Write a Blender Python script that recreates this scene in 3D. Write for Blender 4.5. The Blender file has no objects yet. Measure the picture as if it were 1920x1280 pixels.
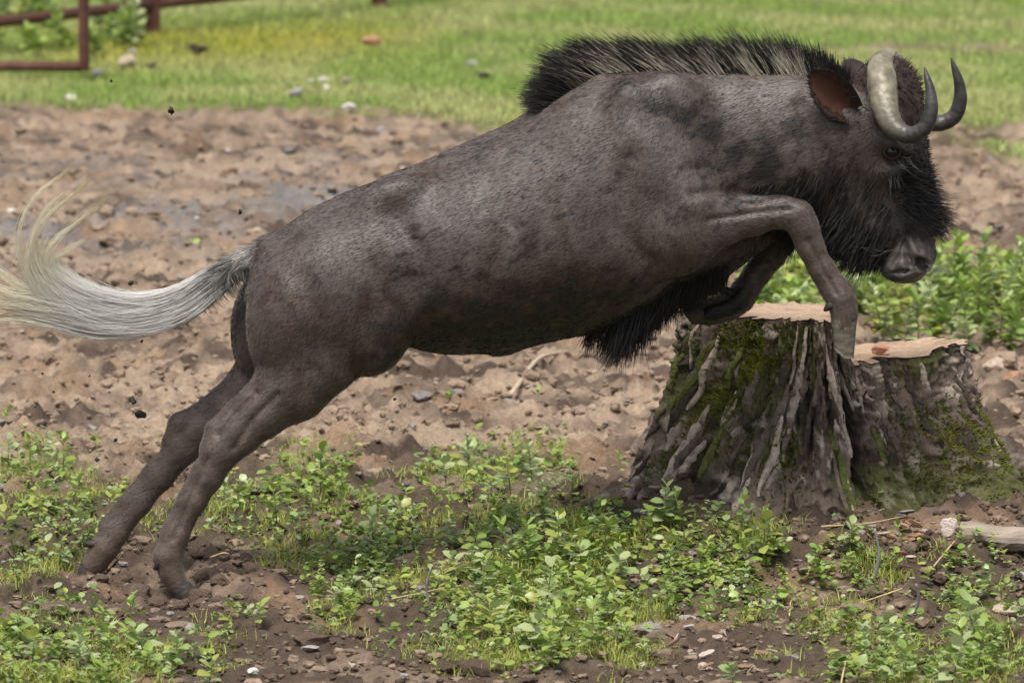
import bpy, math, random
import numpy as np
from mathutils import Vector, Matrix

random.seed(7)
RNG = np.random.default_rng(11)
SC = bpy.context.scene
COL = SC.collection

# ------------------------------------------------------------------ camera
CAM_Y, CAM_Z, PITCH, LENS = -17.0, 2.8, math.radians(7.0), 200.0
cam_d = bpy.data.cameras.new('camera')
cam = bpy.data.objects.new('camera', cam_d)
COL.objects.link(cam)
cam.location = (0, CAM_Y, CAM_Z)
cam.rotation_euler = (math.radians(90) - PITCH, 0, 0)
cam_d.lens = LENS
cam_d.sensor_width = 36
cam_d.clip_start = 0.5
cam_d.clip_end = 2000
cam_d.dof.use_dof = True
cam_d.dof.focus_distance = 17.05
cam_d.dof.aperture_fstop = 6.3
SC.camera = cam

# ------------------------------------------------------------------ sky, sun, exposure
SUN_EL, SUN_AZ = math.radians(63), math.radians(-104)      # azimuth the light comes from, measured from +X toward +Y
world = bpy.data.worlds.new('World')
SC.world = world
world.use_nodes = True
wn = world.node_tree.nodes
wl = world.node_tree.links
sky = wn.new('ShaderNodeTexSky')
sky.sky_type = 'NISHITA'
sky.sun_disc = False
sky.sun_elevation = SUN_EL
sky.sun_rotation = math.pi / 2 - SUN_AZ
sky.dust_density = 3.0
sky.air_density = 1.0
wn['Background'].inputs['Strength'].default_value = 0.08
hs = wn.new('ShaderNodeHueSaturation')          # thin high cloud: the blue is washed out
hs.inputs['Saturation'].default_value = 0.4
wl.new(sky.outputs[0], hs.inputs['Color'])
wl.new(hs.outputs[0], wn['Background'].inputs['Color'])
sun_d = bpy.data.lights.new('sun', 'SUN')
sun_d.energy = 2.2
sun_d.angle = math.radians(20)
sun_d.color = (1.0, 0.95, 0.87)
sun = bpy.data.objects.new('sun', sun_d)
COL.objects.link(sun)
sd = Vector((math.cos(SUN_EL) * math.cos(SUN_AZ), math.cos(SUN_EL) * math.sin(SUN_AZ), math.sin(SUN_EL)))
sun.rotation_euler = sd.to_track_quat('Z', 'Y').to_euler()
sun.location = sd * 30
SC.view_settings.view_transform = 'Standard'
SC.view_settings.look = 'None'
SC.view_settings.gamma = 1
SC.view_settings.exposure = 0.85
SC.render.film_transparent = False

# ------------------------------------------------------------------ helpers
FPX = LENS / 36 * 1920
PX = 17.13 / FPX                      # metres per photograph pixel at the animal
cp, sp = math.cos(PITCH), math.sin(PITCH)


def ray(px, py):
    u = (np.asarray(px, float) - 960) / FPX
    v = (640 - np.asarray(py, float)) / FPX
    return np.stack([u, cp + v * sp, -sp + v * cp], -1)


def at(px, py, Y=0.0):
    """world point seen at a photograph position, standing at depth Y"""
    d = ray(px, py)
    t = (Y - CAM_Y) / d[..., 1]
    return np.array([0, CAM_Y, CAM_Z]) + d * np.asarray(t)[..., None]


def to_px(P):
    P = np.asarray(P, float) - np.array([0, CAM_Y, CAM_Z])
    f = P[..., 1] * cp - P[..., 2] * sp
    u = P[..., 0] / f
    v = (P[..., 1] * sp + P[..., 2] * cp) / f
    return 960 + u * FPX, 640 - v * FPX


_perm = np.random.default_rng(3).permutation(256)
_perm = np.concatenate([_perm, _perm, _perm]).astype(np.int32)
_grad = np.random.default_rng(5).normal(size=(256, 3))
_grad /= np.linalg.norm(_grad, axis=1)[:, None]


def noise(x, y, z=0.0):
    x, y, z = np.broadcast_arrays(np.asarray(x, float), np.asarray(y, float), np.asarray(z, float))
    xi, yi, zi = np.floor(x).astype(np.int32), np.floor(y).astype(np.int32), np.floor(z).astype(np.int32)
    xf, yf, zf = x - xi, y - yi, z - zi
    xi &= 255; yi &= 255; zi &= 255
    u, v, w = [f * f * f * (f * (f * 6 - 15) + 10) for f in (xf, yf, zf)]
    out = 0
    for dx in (0, 1):
        wx = u if dx else 1 - u
        for dy in (0, 1):
            wy = v if dy else 1 - v
            for dz in (0, 1):
                wz = w if dz else 1 - w
                g = _grad[_perm[_perm[_perm[xi + dx] + yi + dy] + zi + dz]]
                out = out + wx * wy * wz * (g[..., 0] * (xf - dx) + g[..., 1] * (yf - dy) + g[..., 2] * (zf - dz))
    return out * 1.5


def fbm(x, y, z=0.0, o=4, g=0.5):
    a, s = 1.0, 0
    for i in range(o):
        s = s + a * noise(x * 2 ** i + 17 * i, y * 2 ** i - 9 * i, z * 2 ** i + 5 * i)
        a *= g
    return s


def sstep(a, b, x):
    t = np.clip((np.asarray(x, float) - a) / (b - a), 0, 1)
    return t * t * (3 - 2 * t)


def lerp(a, b, t):
    return a + (b - a) * t


def mesh_np(name, V, quads=None, tris=None, col=None, smooth=True):
    V = np.asarray(V, np.float32)
    me = bpy.data.meshes.new(name)
    nq = 0 if quads is None else len(quads)
    nt = 0 if tris is None else len(tris)
    me.vertices.add(len(V))
    me.vertices.foreach_set('co', V.ravel())
    loops = []
    if nq: loops.append(np.asarray(quads, np.int32).ravel())
    if nt: loops.append(np.asarray(tris, np.int32).ravel())
    L = np.concatenate(loops)
    me.loops.add(len(L))
    me.loops.foreach_set('vertex_index', L)
    me.polygons.add(nq + nt)
    tot = np.concatenate([np.full(nq, 4, np.int32), np.full(nt, 3, np.int32)])
    st = np.concatenate([[0], np.cumsum(tot)[:-1]]).astype(np.int32)
    me.polygons.foreach_set('loop_start', st)
    me.polygons.foreach_set('use_smooth', np.full(nq + nt, smooth, bool))
    me.update(calc_edges=True)
    if col is not None:
        c = np.ones((len(V), 4), np.float32)
        c[:, :3] = col
        a = me.color_attributes.new('Col', 'FLOAT_COLOR', 'POINT')
        a.data.foreach_set('color', c.ravel())
    return me


def link(name, me, mat=None, parent=None, loc=None):
    o = bpy.data.objects.new(name, me)
    COL.objects.link(o)
    if mat is not None and me is not None and len(me.materials) == 0:
        me.materials.append(mat)
    if parent is not None:
        o.parent = parent
    if loc is not None:
        o.location = loc
    return o


def tag(o, label=None, cat=None, group=None, kind=None):
    if label: o['label'] = label
    if cat: o['category'] = cat
    if group: o['group'] = group
    if kind: o['kind'] = kind
    return o


def empty(name, loc):
    o = bpy.data.objects.new(name, None)
    COL.objects.link(o)
    o.location = loc
    o.empty_display_size = 0.05
    return o


def mat(name, rough=0.7, color=None, attr=None, noise_scale=None, noise_amt=0.3, bump=0.0, bump_scale=80.0,
        spec=0.35, translucent=0.0, sheen=0.0, coat=0.0, stretch=(1, 1, 1), turn=0.0):
    """Principled material: colour (or the mesh's own colour attribute) broken up by noise, with fine relief"""
    m = bpy.data.materials.new(name)
    m.use_nodes = True
    N, L = m.node_tree.nodes, m.node_tree.links
    b = N['Principled BSDF']
    b.inputs['Roughness'].default_value = rough
    b.inputs['Specular IOR Level'].default_value = spec
    if sheen:
        b.inputs['Sheen Weight'].default_value = sheen
        b.inputs['Sheen Roughness'].default_value = 0.4
    if coat:
        b.inputs['Coat Weight'].default_value = coat
        b.inputs['Coat Roughness'].default_value = 0.05
    tc = N.new('ShaderNodeTexCoord')
    mp = N.new('ShaderNodeMapping')
    mp.vector_type = 'TEXTURE'
    mp.inputs['Scale'].default_value = [1 / s for s in stretch]
    mp.inputs['Rotation'].default_value = (0, turn, 0)
    L.new(tc.outputs['Object'], mp.inputs['Vector'])
    if attr:
        src = N.new('ShaderNodeAttribute'); src.attribute_name = attr
        cout = src.outputs['Color']
    else:
        src = N.new('ShaderNodeRGB'); src.outputs[0].default_value = (*color, 1)
        cout = src.outputs[0]
    if noise_scale:
        n = N.new('ShaderNodeTexNoise')
        n.inputs['Scale'].default_value = noise_scale
        n.inputs['Detail'].default_value = 6
        n.inputs['Roughness'].default_value = 0.65
        L.new(mp.outputs[0], n.inputs['Vector'])
        r = N.new('ShaderNodeMapRange')
        r.inputs['From Min'].default_value = 0.25
        r.inputs['From Max'].default_value = 0.75
        r.inputs['To Min'].default_value = 1 - noise_amt
        r.inputs['To Max'].default_value = 1 + noise_amt
        L.new(n.outputs['Fac'], r.inputs['Value'])
        mx = N.new('ShaderNodeVectorMath'); mx.operation = 'SCALE'
        L.new(cout, mx.inputs[0])
        L.new(r.outputs[0], mx.inputs['Scale'])
        cout = mx.outputs[0]
    L.new(cout, b.inputs['Base Color'])
    if bump:
        n2 = N.new('ShaderNodeTexNoise')
        n2.inputs['Scale'].default_value = bump_scale
        n2.inputs['Detail'].default_value = 5
        L.new(mp.outputs[0], n2.inputs['Vector'])
        bp = N.new('ShaderNodeBump')
        bp.inputs['Strength'].default_value = bump
        bp.inputs['Distance'].default_value = 0.01
        L.new(n2.outputs['Fac'], bp.inputs['Height'])
        L.new(bp.outputs[0], b.inputs['Normal'])
    if translucent:
        t = N.new('ShaderNodeBsdfTranslucent')
        L.new(cout, t.inputs['Color'])
        ms = N.new('ShaderNodeMixShader')
        ms.inputs[0].default_value = translucent
        L.new(b.outputs[0], ms.inputs[1])
        L.new(t.outputs[0], ms.inputs[2])
        L.new(ms.outputs[0], N['Material Output'].inputs['Surface'])
    return m


def catmull(P, n):
    """n samples along a Catmull-Rom curve through the rows of P (any number of columns)"""
    P = np.asarray(P, float)
    Q = np.vstack([2 * P[0] - P[1], P, 2 * P[-1] - P[-2]])
    s = np.linspace(0, len(P) - 1 - 1e-9, n)
    i = s.astype(int)
    t = (s - i)[:, None]
    a, b, c, d = Q[i], Q[i + 1], Q[i + 2], Q[i + 3]
    return 0.5 * (2 * b + (c - a) * t + (2 * a - 5 * b + 4 * c - d) * t * t + (3 * b - a - 3 * c + d) * t ** 3)


def tube(path, rad, nseg=8, flat=1.0, noise_amp=0.0, nsc=10.0, cap=True):
    """swept tube (V, quads, tris) along path (n,3) with radii rad"""
    path = np.asarray(path, float)
    n = len(path)
    rad = np.broadcast_to(np.asarray(rad, float), (n,))
    T = np.gradient(path, axis=0)
    T /= np.linalg.norm(T, axis=1)[:, None] + 1e-12
    up = np.array([0, 1.0, 0]) if abs(T[0][1]) < 0.8 else np.array([0, 0, 1.0])
    A = np.cross(T, up); A /= np.linalg.norm(A, axis=1)[:, None] + 1e-12
    B = np.cross(A, T)
    th = np.linspace(0, 2 * np.pi, nseg, endpoint=False)
    V = path[:, None, :] + rad[:, None, None] * (np.cos(th)[None, :, None] * A[:, None, :] + flat * np.sin(th)[None, :, None] * B[:, None, :])
    if noise_amp:
        nz = fbm(V[..., 0] * nsc, V[..., 1] * nsc, V[..., 2] * nsc, 3)
        V = V + (V - path[:, None, :]) * nz[..., None] * noise_amp
    V = V.reshape(-1, 3)
    i, j = np.meshgrid(np.arange(n - 1), np.arange(nseg), indexing='ij')
    a = i * nseg + j
    b = i * nseg + (j + 1) % nseg
    q = np.stack([a, b, b + nseg, a + nseg], -1).reshape(-1, 4)
    tr = []
    if cap:
        V = np.vstack([V, path[0], path[-1]])
        for jj in range(nseg):
            tr.append([n * nseg, (jj + 1) % nseg, jj])
            tr.append([n * nseg + 1, (n - 1) * nseg + jj, (n - 1) * nseg + (jj + 1) % nseg])
    return V, q, (np.array(tr) if tr else None)


def strands(name, C, r, colr, material, parent=None, sides=3, taper=0.85):
    """hair: C (N,M,3) guide points, r root radius (N,), colr (N,M,3)"""
    N, M, _ = C.shape
    T = np.gradient(C, axis=1)
    T /= np.linalg.norm(T, axis=2)[..., None] + 1e-9
    up = RNG.normal(size=(N, 1, 3))
    A = np.cross(T, up); A /= np.linalg.norm(A, axis=2)[..., None] + 1e-9
    B = np.cross(T, A)
    R = np.asarray(r)[:, None] * (1 - taper * np.linspace(0, 1, M)[None, :] ** 1.5)
    if sides == 2:
        V = np.stack([C + A * R[..., None], C - A * R[..., None]], 2)
    else:
        th = np.arange(sides) * 2 * np.pi / sides
        V = C[:, :, None, :] + R[:, :, None, None] * (np.cos(th)[None, None, :, None] * A[:, :, None, :] + np.sin(th)[None, None, :, None] * B[:, :, None, :])
    S = V.shape[2]
    V = V.reshape(-1, 3)
    n, i, j = np.meshgrid(np.arange(N), np.arange(M - 1), np.arange(S if S > 2 else 1), indexing='ij')
    a = (n * M + i) * S + j
    b = (n * M + i) * S + (j + 1) % S
    q = np.stack([a, b, b + S, a + S], -1).reshape(-1, 4)
    col = np.repeat(colr.reshape(-1, 3), S, 0)
    return link(name, mesh_np(name, V, quads=q, col=col), material, parent)


def icosphere(sub):
    t = (1 + 5 ** .5) / 2
    V = [(-1, t, 0), (1, t, 0), (-1, -t, 0), (1, -t, 0), (0, -1, t), (0, 1, t), (0, -1, -t), (0, 1, -t), (t, 0, -1), (t, 0, 1), (-t, 0, -1), (-t, 0, 1)]
    F = [(0, 11, 5), (0, 5, 1), (0, 1, 7), (0, 7, 10), (0, 10, 11), (1, 5, 9), (5, 11, 4), (11, 10, 2), (10, 7, 6), (7, 1, 8),
         (3, 9, 4), (3, 4, 2), (3, 2, 6), (3, 6, 8), (3, 8, 9), (4, 9, 5), (2, 4, 11), (6, 2, 10), (8, 6, 7), (9, 8, 1)]
    V = [np.array(v) / np.linalg.norm(v) for v in V]
    for _ in range(sub):
        mid, G = {}, []
        def m(a, b):
            k = (min(a, b), max(a, b))
            if k not in mid:
                p = V[a] + V[b]; V.append(p / np.linalg.norm(p)); mid[k] = len(V) - 1
            return mid[k]
        for a, b, c in F:
            x, y, z = m(a, b), m(b, c), m(c, a)
            G += [(a, x, z), (b, y, x), (c, z, y), (x, y, z)]
        F = G
    return np.array(V), np.array(F)


ICO = {i: icosphere(i) for i in (1, 2, 3)}


def lump(seed, rough=0.35, sub=2, sq=(1, 1, 1)):
    """an angular stone or clod about 1 unit in radius"""
    V, F = ICO[sub]
    V = V.copy()
    rs = np.random.default_rng(seed)
    for _ in range(7):                       # chop flats
        n = rs.normal(size=3); n /= np.linalg.norm(n)
        d = rs.uniform(0.55, 0.9)
        e = V @ n - d
        V -= np.maximum(e, 0)[:, None] * n
    V *= (1 + rough * fbm(V[:, 0] * 1.7 + seed, V[:, 1] * 1.7, V[:, 2] * 1.7, 3))[:, None]
    return V * np.array(sq), F
# ------------------------------------------------------------------ ground
def g_low(x, y):
    """the lie of the land: a low bank round the stump, slight swells"""
    m = 0.165 * np.exp(-((x - 0.95) / 1.05) ** 4 - ((y - 0.75) / 0.85) ** 4)
    m = m + 0.05 * sstep(0.0, 2.0, x) * sstep(-0.5, 0.6, y) * (1 - sstep(3, 6, y))
    m = m + 0.022 * noise(x * 0.9 + 3.1, y * 0.55 + 1.7)
    return m


def lawn_edge(x, y):
    """signed: >0 on the mown grass beyond the trampled dirt"""
    e = 17.8 - 2.2 * sstep(-2.2, 0.8, x) - 2.8 * sstep(2.0, 3.6, x)
    e = e + 0.9 * fbm(x * 0.8, y * 0.35, 4.0, 3)
    return y - e


def lawn_amount(x, y):
    a = sstep(-0.5, 0.7, lawn_edge(x, y))
    # bare wheel track crossing the grass on the right, faint one further off
    t = np.exp(-((y - 15.4 - 0.25 * noise(x * 1.3, 2.0)) / 0.75) ** 2) * sstep(1.6, 2.9, x)
    t2 = 0.75 * np.exp(-((y - 22.3 - 0.15 * x) / 0.6) ** 2) * sstep(1.0, 2.6, x) * sstep(-0.1, 0.35, fbm(x * 1.2, y * 0.7, 8.0, 3) + 0.2)
    return np.clip(a * (1 - t) * (1 - t2), 0, 1)


def g_full(x, y):
    h = g_low(x, y)
    la = lawn_amount(x, y)
    amp = lerp(1.0, 0.3, la)
    d = 0.075 * noise(x * 2.6, y * 3.4, 1.0) ** 2 + 0.046 * np.abs(noise(x * 6.0, y * 8, 2.0)) + 0.026 * np.abs(noise(x * 13, y * 17, 3.0))
    d = d + 0.010 * noise(x * 34, y * 34, 4.0)
    # hoof-trodden pits
    p = noise(x * 2.1 + 40, y * 2.4, 6.0)
    d = d - 0.05 * sstep(0.35, 0.75, p)
    near = sstep(1.5, -0.6, y)
    amp = amp * lerp(1.9, 1.15, near)
    h = h + amp * (d - 0.035)
    # soil thrown up where the hind hooves push off
    for hx, hy, s, a in ((-0.98, -0.2, 0.10, -0.035), (-0.86, -0.12, 0.07, 0.045), (-0.72, -0.1, 0.08, 0.035), (-1.08, -0.3, 0.07, 0.03), (-1.25, 0.16, 0.07, -0.02), (-1.15, 0.2, 0.06, 0.03)):
        h = h + a * np.exp(-((x - hx) ** 2 + (y - hy) ** 2) / s ** 2)
    return h


def ground_at(px, py):
    """where the lines of sight through photograph positions meet the ground"""
    d = ray(px, py).reshape(-1, 3)
    ts = np.concatenate([np.arange(14, 24, 0.05), np.geomspace(24, 90, 90)])
    X = d[:, None, 0] * ts; Y = CAM_Y + d[:, None, 1] * ts; Z = CAM_Z + d[:, None, 2] * ts
    f = Z - g_low(X, Y)
    k = np.argmax(f < 0, axis=1)
    k = np.clip(k, 1, len(ts) - 1)
    r = np.arange(len(d))
    f0, f1 = f[r, k - 1], f[r, k]
    w = f0 / (f0 - f1 + 1e-12)
    t = ts[k - 1] + w * (ts[k] - ts[k - 1])
    x, y = d[:, 0] * t, CAM_Y + d[:, 1] * t
    return np.stack([x, y, g_full(x, y)], -1)


# regions of greenery in the foreground, as patches of the plot: centre x, y, half sizes (m), strength
def patch(px, py, rx, ry, s):
    c = ground_at([px], [py])[0]
    k = (c[1] - CAM_Y) / FPX
    return c[0], c[1], rx * k, ry * k / math.tan(PITCH + (py - 640) / FPX), s


VEG = [patch(*a) for a in (
    (110, 960, 150, 75, 1.0), (60, 900, 90, 60, 0.9), (480, 960, 140, 70, 1.0), (620, 930, 120, 60, 0.9), (560, 880, 90, 40, 0.7),
    (900, 900, 120, 55, 1.1), (1010, 860, 80, 50, 0.9), (980, 920, 90, 40, 1.0), (700, 1020, 220, 60, 1.0), (880, 1000, 120, 50, 0.9),
    (1050, 1080, 260, 90, 1.15), (1000, 1180, 200, 70, 1.1), (1250, 1050, 190, 60, 0.9), (1380, 1080, 100, 50, 0.7), (650, 1110, 150, 50, 0.7),
    (100, 1060, 120, 40, 0.7), (90, 1200, 150, 60, 1.0), (230, 1220, 170, 50, 1.0), (60, 1280, 200, 60, 1.0), (420, 1160, 90, 40, 0.6),
    (1590, 1085, 90, 22, 0.9), (1820, 1110, 90, 28, 0.8), (1620, 1190, 140, 38, 0.9), (1680, 1250, 190, 50, 1.0), (1400, 1155, 60, 28, 0.7),
    (1840, 1210, 60, 60, 0.9), (1400, 1040, 60, 30, 0.7), (180, 1000, 60, 60, 0.8), (400, 1010, 60, 30, 0.5), (1180, 1200, 80, 40, 0.7))]


def veg_amount(x, y):
    v = 0
    for cx, cy, rx, ry, s in VEG:
        v = np.maximum(v, s * np.exp(-(((x - cx) / rx) ** 2 + ((y - cy) / ry) ** 2) ** 1.5))
    hoof = np.exp(-((x + 0.93) / 0.22) ** 2 - ((y + 0.25) / 0.5) ** 2) + 0.6 * np.exp(-((x + 1.28) / 0.12) ** 2 - ((y - 0.15) / 0.3) ** 2)
    return np.clip(v * (0.75 + 0.7 * fbm(x * 3.5, y * 2.5, 9.0, 3)) - 0.9 * hoof, 0, 1)


ys = np.concatenate([[-14, -9, -6, -4.5], np.arange(-3.4, 3.0, 0.014), np.arange(3.0, 9.0, 0.03), np.arange(9.0, 32.0, 0.07), [33, 35, 38, 44, 55, 80, 120, 200, 400, 800]])
us = np.concatenate([[-700, -250, -90, -40, -18, -9, -5, -3.2, -2.4], np.arange(-1.95, 1.95, 0.0125), [2.4, 3.2, 5, 9, 18, 40, 90, 250, 700]])
UU, YY = np.meshgrid(us, ys)
XX = UU * np.where(np.abs(UU) < 4, 1 + np.clip(YY, 0, 32) / 17, 1 + np.clip(YY, 0, 32) / 17)
ZZ = g_full(XX, YY)
la = lawn_amount(XX, YY)
va = np.where(YY < 3, veg_amount(XX, YY), 0)
nr, nc = XX.shape
# soil colour: dry tan crumb, darker moist earth, grey mud flat to the left
w1 = sstep(-0.25, 0.45, fbm(XX * 1.1 + 5, YY * 0.8, 2.5, 4))
w2 = sstep(-0.2, 0.5, fbm(XX * 4.5, YY * 4.0, 7.5, 4))
dry = np.array([0.335, 0.25, 0.182]); moist = np.array([0.08, 0.056, 0.042]); grey = np.array([0.20, 0.19, 0.185]); rust = np.array([0.27, 0.175, 0.11])
near_moist = sstep(3.6, 0.4, YY) * 0.72
w3 = sstep(0.05, 0.45, fbm(XX * 2.2 + 20, YY * 3.2, 27.0, 4))
damp = np.clip(near_moist + 0.55 * w2 - 0.22 + 0.45 * (1 - w1) + 0.75 * w3, 0, 1)
C = dry + (moist - dry) * damp[..., None]
gm = np.exp(-((YY - 11.5 + 0.5 * noise(XX * 1.5, YY)) / 2.2) ** 2) * sstep(1.6, -1.0, XX) * sstep(-0.35, 0.3, fbm(XX * 1.5, YY * 0.7, 12.0, 3)) * 0.85
C = C + (grey - C) * gm[..., None]
rm = sstep(0.15, 0.55, fbm(XX * 2.5 + 9, YY * 1.8, 15.0, 3)) * 0.6
C = C + (rust - C) * rm[..., None]
under = np.array([0.13, 0.15, 0.045])
C = C + (under - C) * np.clip(la * 0.95, 0, 1)[..., None]
C = C + (np.array([0.11, 0.115, 0.045]) - C) * (va * 0.45)[..., None]
C = C * (1 + 0.22 * fbm(XX * 22, YY * 20, 3.3, 3))[..., None]
i, j = np.meshgrid(np.arange(nr - 1), np.arange(nc - 1), indexing='ij')
a = i * nc + j
quads = np.stack([a, a + 1, a + nc + 1, a + nc], -1).reshape(-1, 4)
M_ground = mat('soil', 0.9, attr='Col', noise_scale=55, noise_amt=0.35, bump=0.9, bump_scale=130, spec=0.25)
ground = link('ground', mesh_np('ground', np.stack([XX, YY, ZZ], -1).reshape(-1, 3), quads=quads, col=np.clip(C.reshape(-1, 3), 0.01, 1)), M_ground)
tag(ground, 'trampled brown earth with a grass field beyond', kind='structure')


# ---- loose crumbs of earth: uncountable
def scatter_lumps(name, P, size, col, material, label, cat, squash=0.65, parent=None, rough=0.35):
    base = [lump(s, rough, 1) for s in range(6)]
    Vs, Fs, Cs, off = [], [], [], 0
    k = RNG.integers(0, 6, len(P))
    for b in range(6):
        m = k == b
        if not m.any(): continue
        V, F = base[b]
        n = m.sum()
        th = RNG.uniform(0, 6.28, n)
        c, s = np.cos(th), np.sin(th)
        sc = size[m][:, None] * RNG.uniform(0.7, 1.35, (n, 3)) * np.array([1.15, 1, squash])
        W = V[None] * sc[:, None, :]
        X = W[..., 0] * c[:, None] - W[..., 1] * s[:, None]
        Yv = W[..., 0] * s[:, None] + W[..., 1] * c[:, None]
        W = np.stack([X, Yv, W[..., 2]], -1) + P[m][:, None, :]
        Vs.append(W.reshape(-1, 3))
        Fs.append((F[None] + (np.arange(n) * len(V))[:, None, None] + off).reshape(-1, 3))
        Cs.append(np.repeat(col[m], len(V), 0))
        off += n * len(V)
    o = link(name, mesh_np(name, np.vstack(Vs), tris=np.vstack(Fs), col=np.vstack(Cs), smooth=False), material, parent)
    return tag(o, label, cat, kind='stuff')


n = 16000
py = 225 + (1290 - 225) * RNG.uniform(0, 1, n) ** 0.9
px = RNG.uniform(-60, 1980, n)
P = ground_at(px, py)
keep = (lawn_amount(P[:, 0], P[:, 1]) < 0.4)
P = P[keep]
dist = (P[:, 1] - CAM_Y) / 17
size = np.clip(RNG.lognormal(-4.75, 0.5, len(P)), 0.004, 0.05) * (0.6 + 0.4 * dist)
size = np.where(P[:, 1] > 3, size * 1.25, size)
tone = RNG.uniform(0, 1, len(P))
cc = moist + (dry - moist) * np.clip(np.where(P[:, 1] < 2, tone * 1.1 - 0.3, 0.35 + 0.6 * tone), 0, 1)[:, None]
g = RNG.uniform(0, 1, len(P)) < 0.05
cc[g] = np.array([0.30, 0.27, 0.25]) * RNG.uniform(0.6, 1.2, (g.sum(), 1))
M_clod = mat('clod', 0.92, attr='Col', noise_scale=60, noise_amt=0.35, bump=0.5, bump_scale=120, spec=0.2)
scatter_lumps('soil_crumbs', P + np.array([0, 0, 0.002]), size, cc, M_clod, 'loose crumbs of brown earth strewn over the trampled ground', 'soil')
# ------------------------------------------------------------------ rusty gate and fence at the far edge of the grass
M_rust = mat('rusty_paint', 0.75, color=(0.115, 0.05, 0.038), noise_scale=14, noise_amt=0.5, bump=0.4, bump_scale=60, spec=0.3)


def bar(name, a, b, r, parent, material=M_rust, square=True, org=None):
    a, b = np.asarray(a, float), np.asarray(b, float)
    t = np.linspace(0, 1, 9)[:, None]
    V, q, tr = tube(a + (b - a) * t, r, 4 if square else 10)
    if square:
        pass
    V = V - (np.zeros(3) if org is None else org)
    return link(name, mesh_np(name, V, quads=q, tris=tr, smooth=not square), material, parent)


gY = float(ground_at([158], [152])[0][1])
g0 = at(158, 134, gY)
zb = g_low(g0[0], gY)
org = np.array([g0[0], gY, zb])
gate = empty('rusty_gate', org)
tag(gate, 'rusty brown tubular metal gate standing open over the grass edge', 'gate')
right_x = g0[0]
left_x = right_x - 2.6
zlow, zhigh = g0[2] + 0.03, g0[2] + 1.15
bar('stile', (right_x, gY, zlow - 0.03), (right_x, gY, zhigh), 0.036, gate, org=org)
bar('stile', (left_x, gY + 0.3, zlow - 0.03), (left_x, gY + 0.3, zhigh), 0.036, gate, org=org)
for zz in (zlow, zlow + 0.55, zhigh):
    bar('rail', (right_x - 0.02, gY, zz), (left_x + 0.02, gY + 0.3, zz), 0.033, gate, square=False, org=org)
for s in (0.12, 0.9):
    bar('hinge', (left_x - 0.07, gY + 0.3, zlow + s), (left_x + 0.02, gY + 0.3, zlow + s), 0.018, gate, square=False, org=org)

# the fence behind: posts with two rails, running away to the right
fA = ground_at([285], [66])[0]
fdir = np.array([0.46, 0.89, 0.0]); fdir /= np.linalg.norm(fdir)
fence = empty('rusty_fence', fA)
tag(fence, 'rusty brown post and rail fence running back from the open gate', 'fence')
posts = [fA + fdir * s for s in (-3.4, 0.0, 3.4, 6.8)]
for p in posts:
    z = g_low(p[0], p[1])
    bar('post', (p[0], p[1], z - 0.15), (p[0], p[1], z + 1.25), 0.06, fence, org=fA)
for pa, pb in zip(posts[:-1], posts[1:]):
    for hz in (0.22, 0.68, 1.12):
        bar('rail', (pa[0], pa[1], g_low(pa[0], pa[1]) + hz), (pb[0], pb[1], g_low(pb[0], pb[1]) + hz), 0.04, fence, square=False, org=fA)

# ------------------------------------------------------------------ stump
SX, SY_ = float(at(1530, 640, 0.70)[0]), 0.70
NT, NZ = 620, 130
th = np.linspace(0, 2 * np.pi, NT, endpoint=False)       # 0 = +X (right), -pi/2 = toward the camera


def ang(d):
    return (d + np.pi) % (2 * np.pi) - np.pi


def angd(deg):
    return np.abs(ang(th - math.radians(deg)))


r_top = 0.44 - 0.05 * np.cos(2 * th + 0.3) * 0 + 0.0 * th
ct, st_ = np.cos(th), np.sin(th)
r_top = 1 / np.sqrt((ct / np.where(ct < 0, 0.415, 0.455)) ** 2 + (st_ / 0.225) ** 2)
r_base = 1 / np.sqrt((ct / np.where(ct < 0, 0.56, 0.66)) ** 2 + (st_ / 0.43) ** 2)
for deg, w, amp in ((-165, 0.22, 0.10), (-120, 0.16, 0.07), (-78, 0.14, 0.07), (-58, 0.12, 0.05), (-22, 0.2, 0.13), (20, 0.25, 0.1), (80, 0.25, 0.1), (150, 0.2, 0.1)):
    r_base = r_base + amp * np.exp(-(angd(deg) / w) ** 2)
x_top = SX + r_top * ct
zt_left = float(at(1420, 601, 0.47)[2]); zt_right = float(at(1700, 680, 0.47)[2])
xpL, xpR = float(at(1560, 640, 0.6)[0]), float(at(1598, 640, 0.6)[0])


def top_height(x, y):
    s = sstep(xpL, xpR, x + 0.03 * noise(y * 9, 3.0))
    hi = zt_left - 0.02 * (x - SX + 0.2) + 0.004 * noise(x * 14, y * 14)
    lo = zt_right - 0.01 + 0.13 * (x - xpR) + 0.012 * noise(x * 10, y * 22, 2.0)
    return lerp(hi, lo, s)


tz = np.linspace(0, 1, NZ)
zg = 0.06
TH, TZ = np.meshgrid(th, tz)
rt, rb = np.broadcast_to(r_top, TH.shape), np.broadcast_to(r_base, TH.shape)
R = rt + (rb - rt) * (1 - TZ) ** 1.7
# fluting that follows the roots upward
arc = TH * 0.45
flute = 0.030 * noise(arc * 9 + 0.25 * TZ, TZ * 0.9, 1.0) * (1 - 0.35 * TZ)
ridge = 1.5 * (0.5 - np.abs(noise(arc * 17 + 0.5 * noise(arc * 5, TZ * 3, 9.0), TZ * 2.2, 2.0))) * 0.05
plates = (0.4 - np.abs(noise(arc * 34, TZ * 11, 3.0))) * 0.046 + (0.4 - np.abs(noise(arc * 70, TZ * 30, 5.0))) * 0.013
R = R + flute + ridge - 0.02 + plates - 0.012
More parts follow.
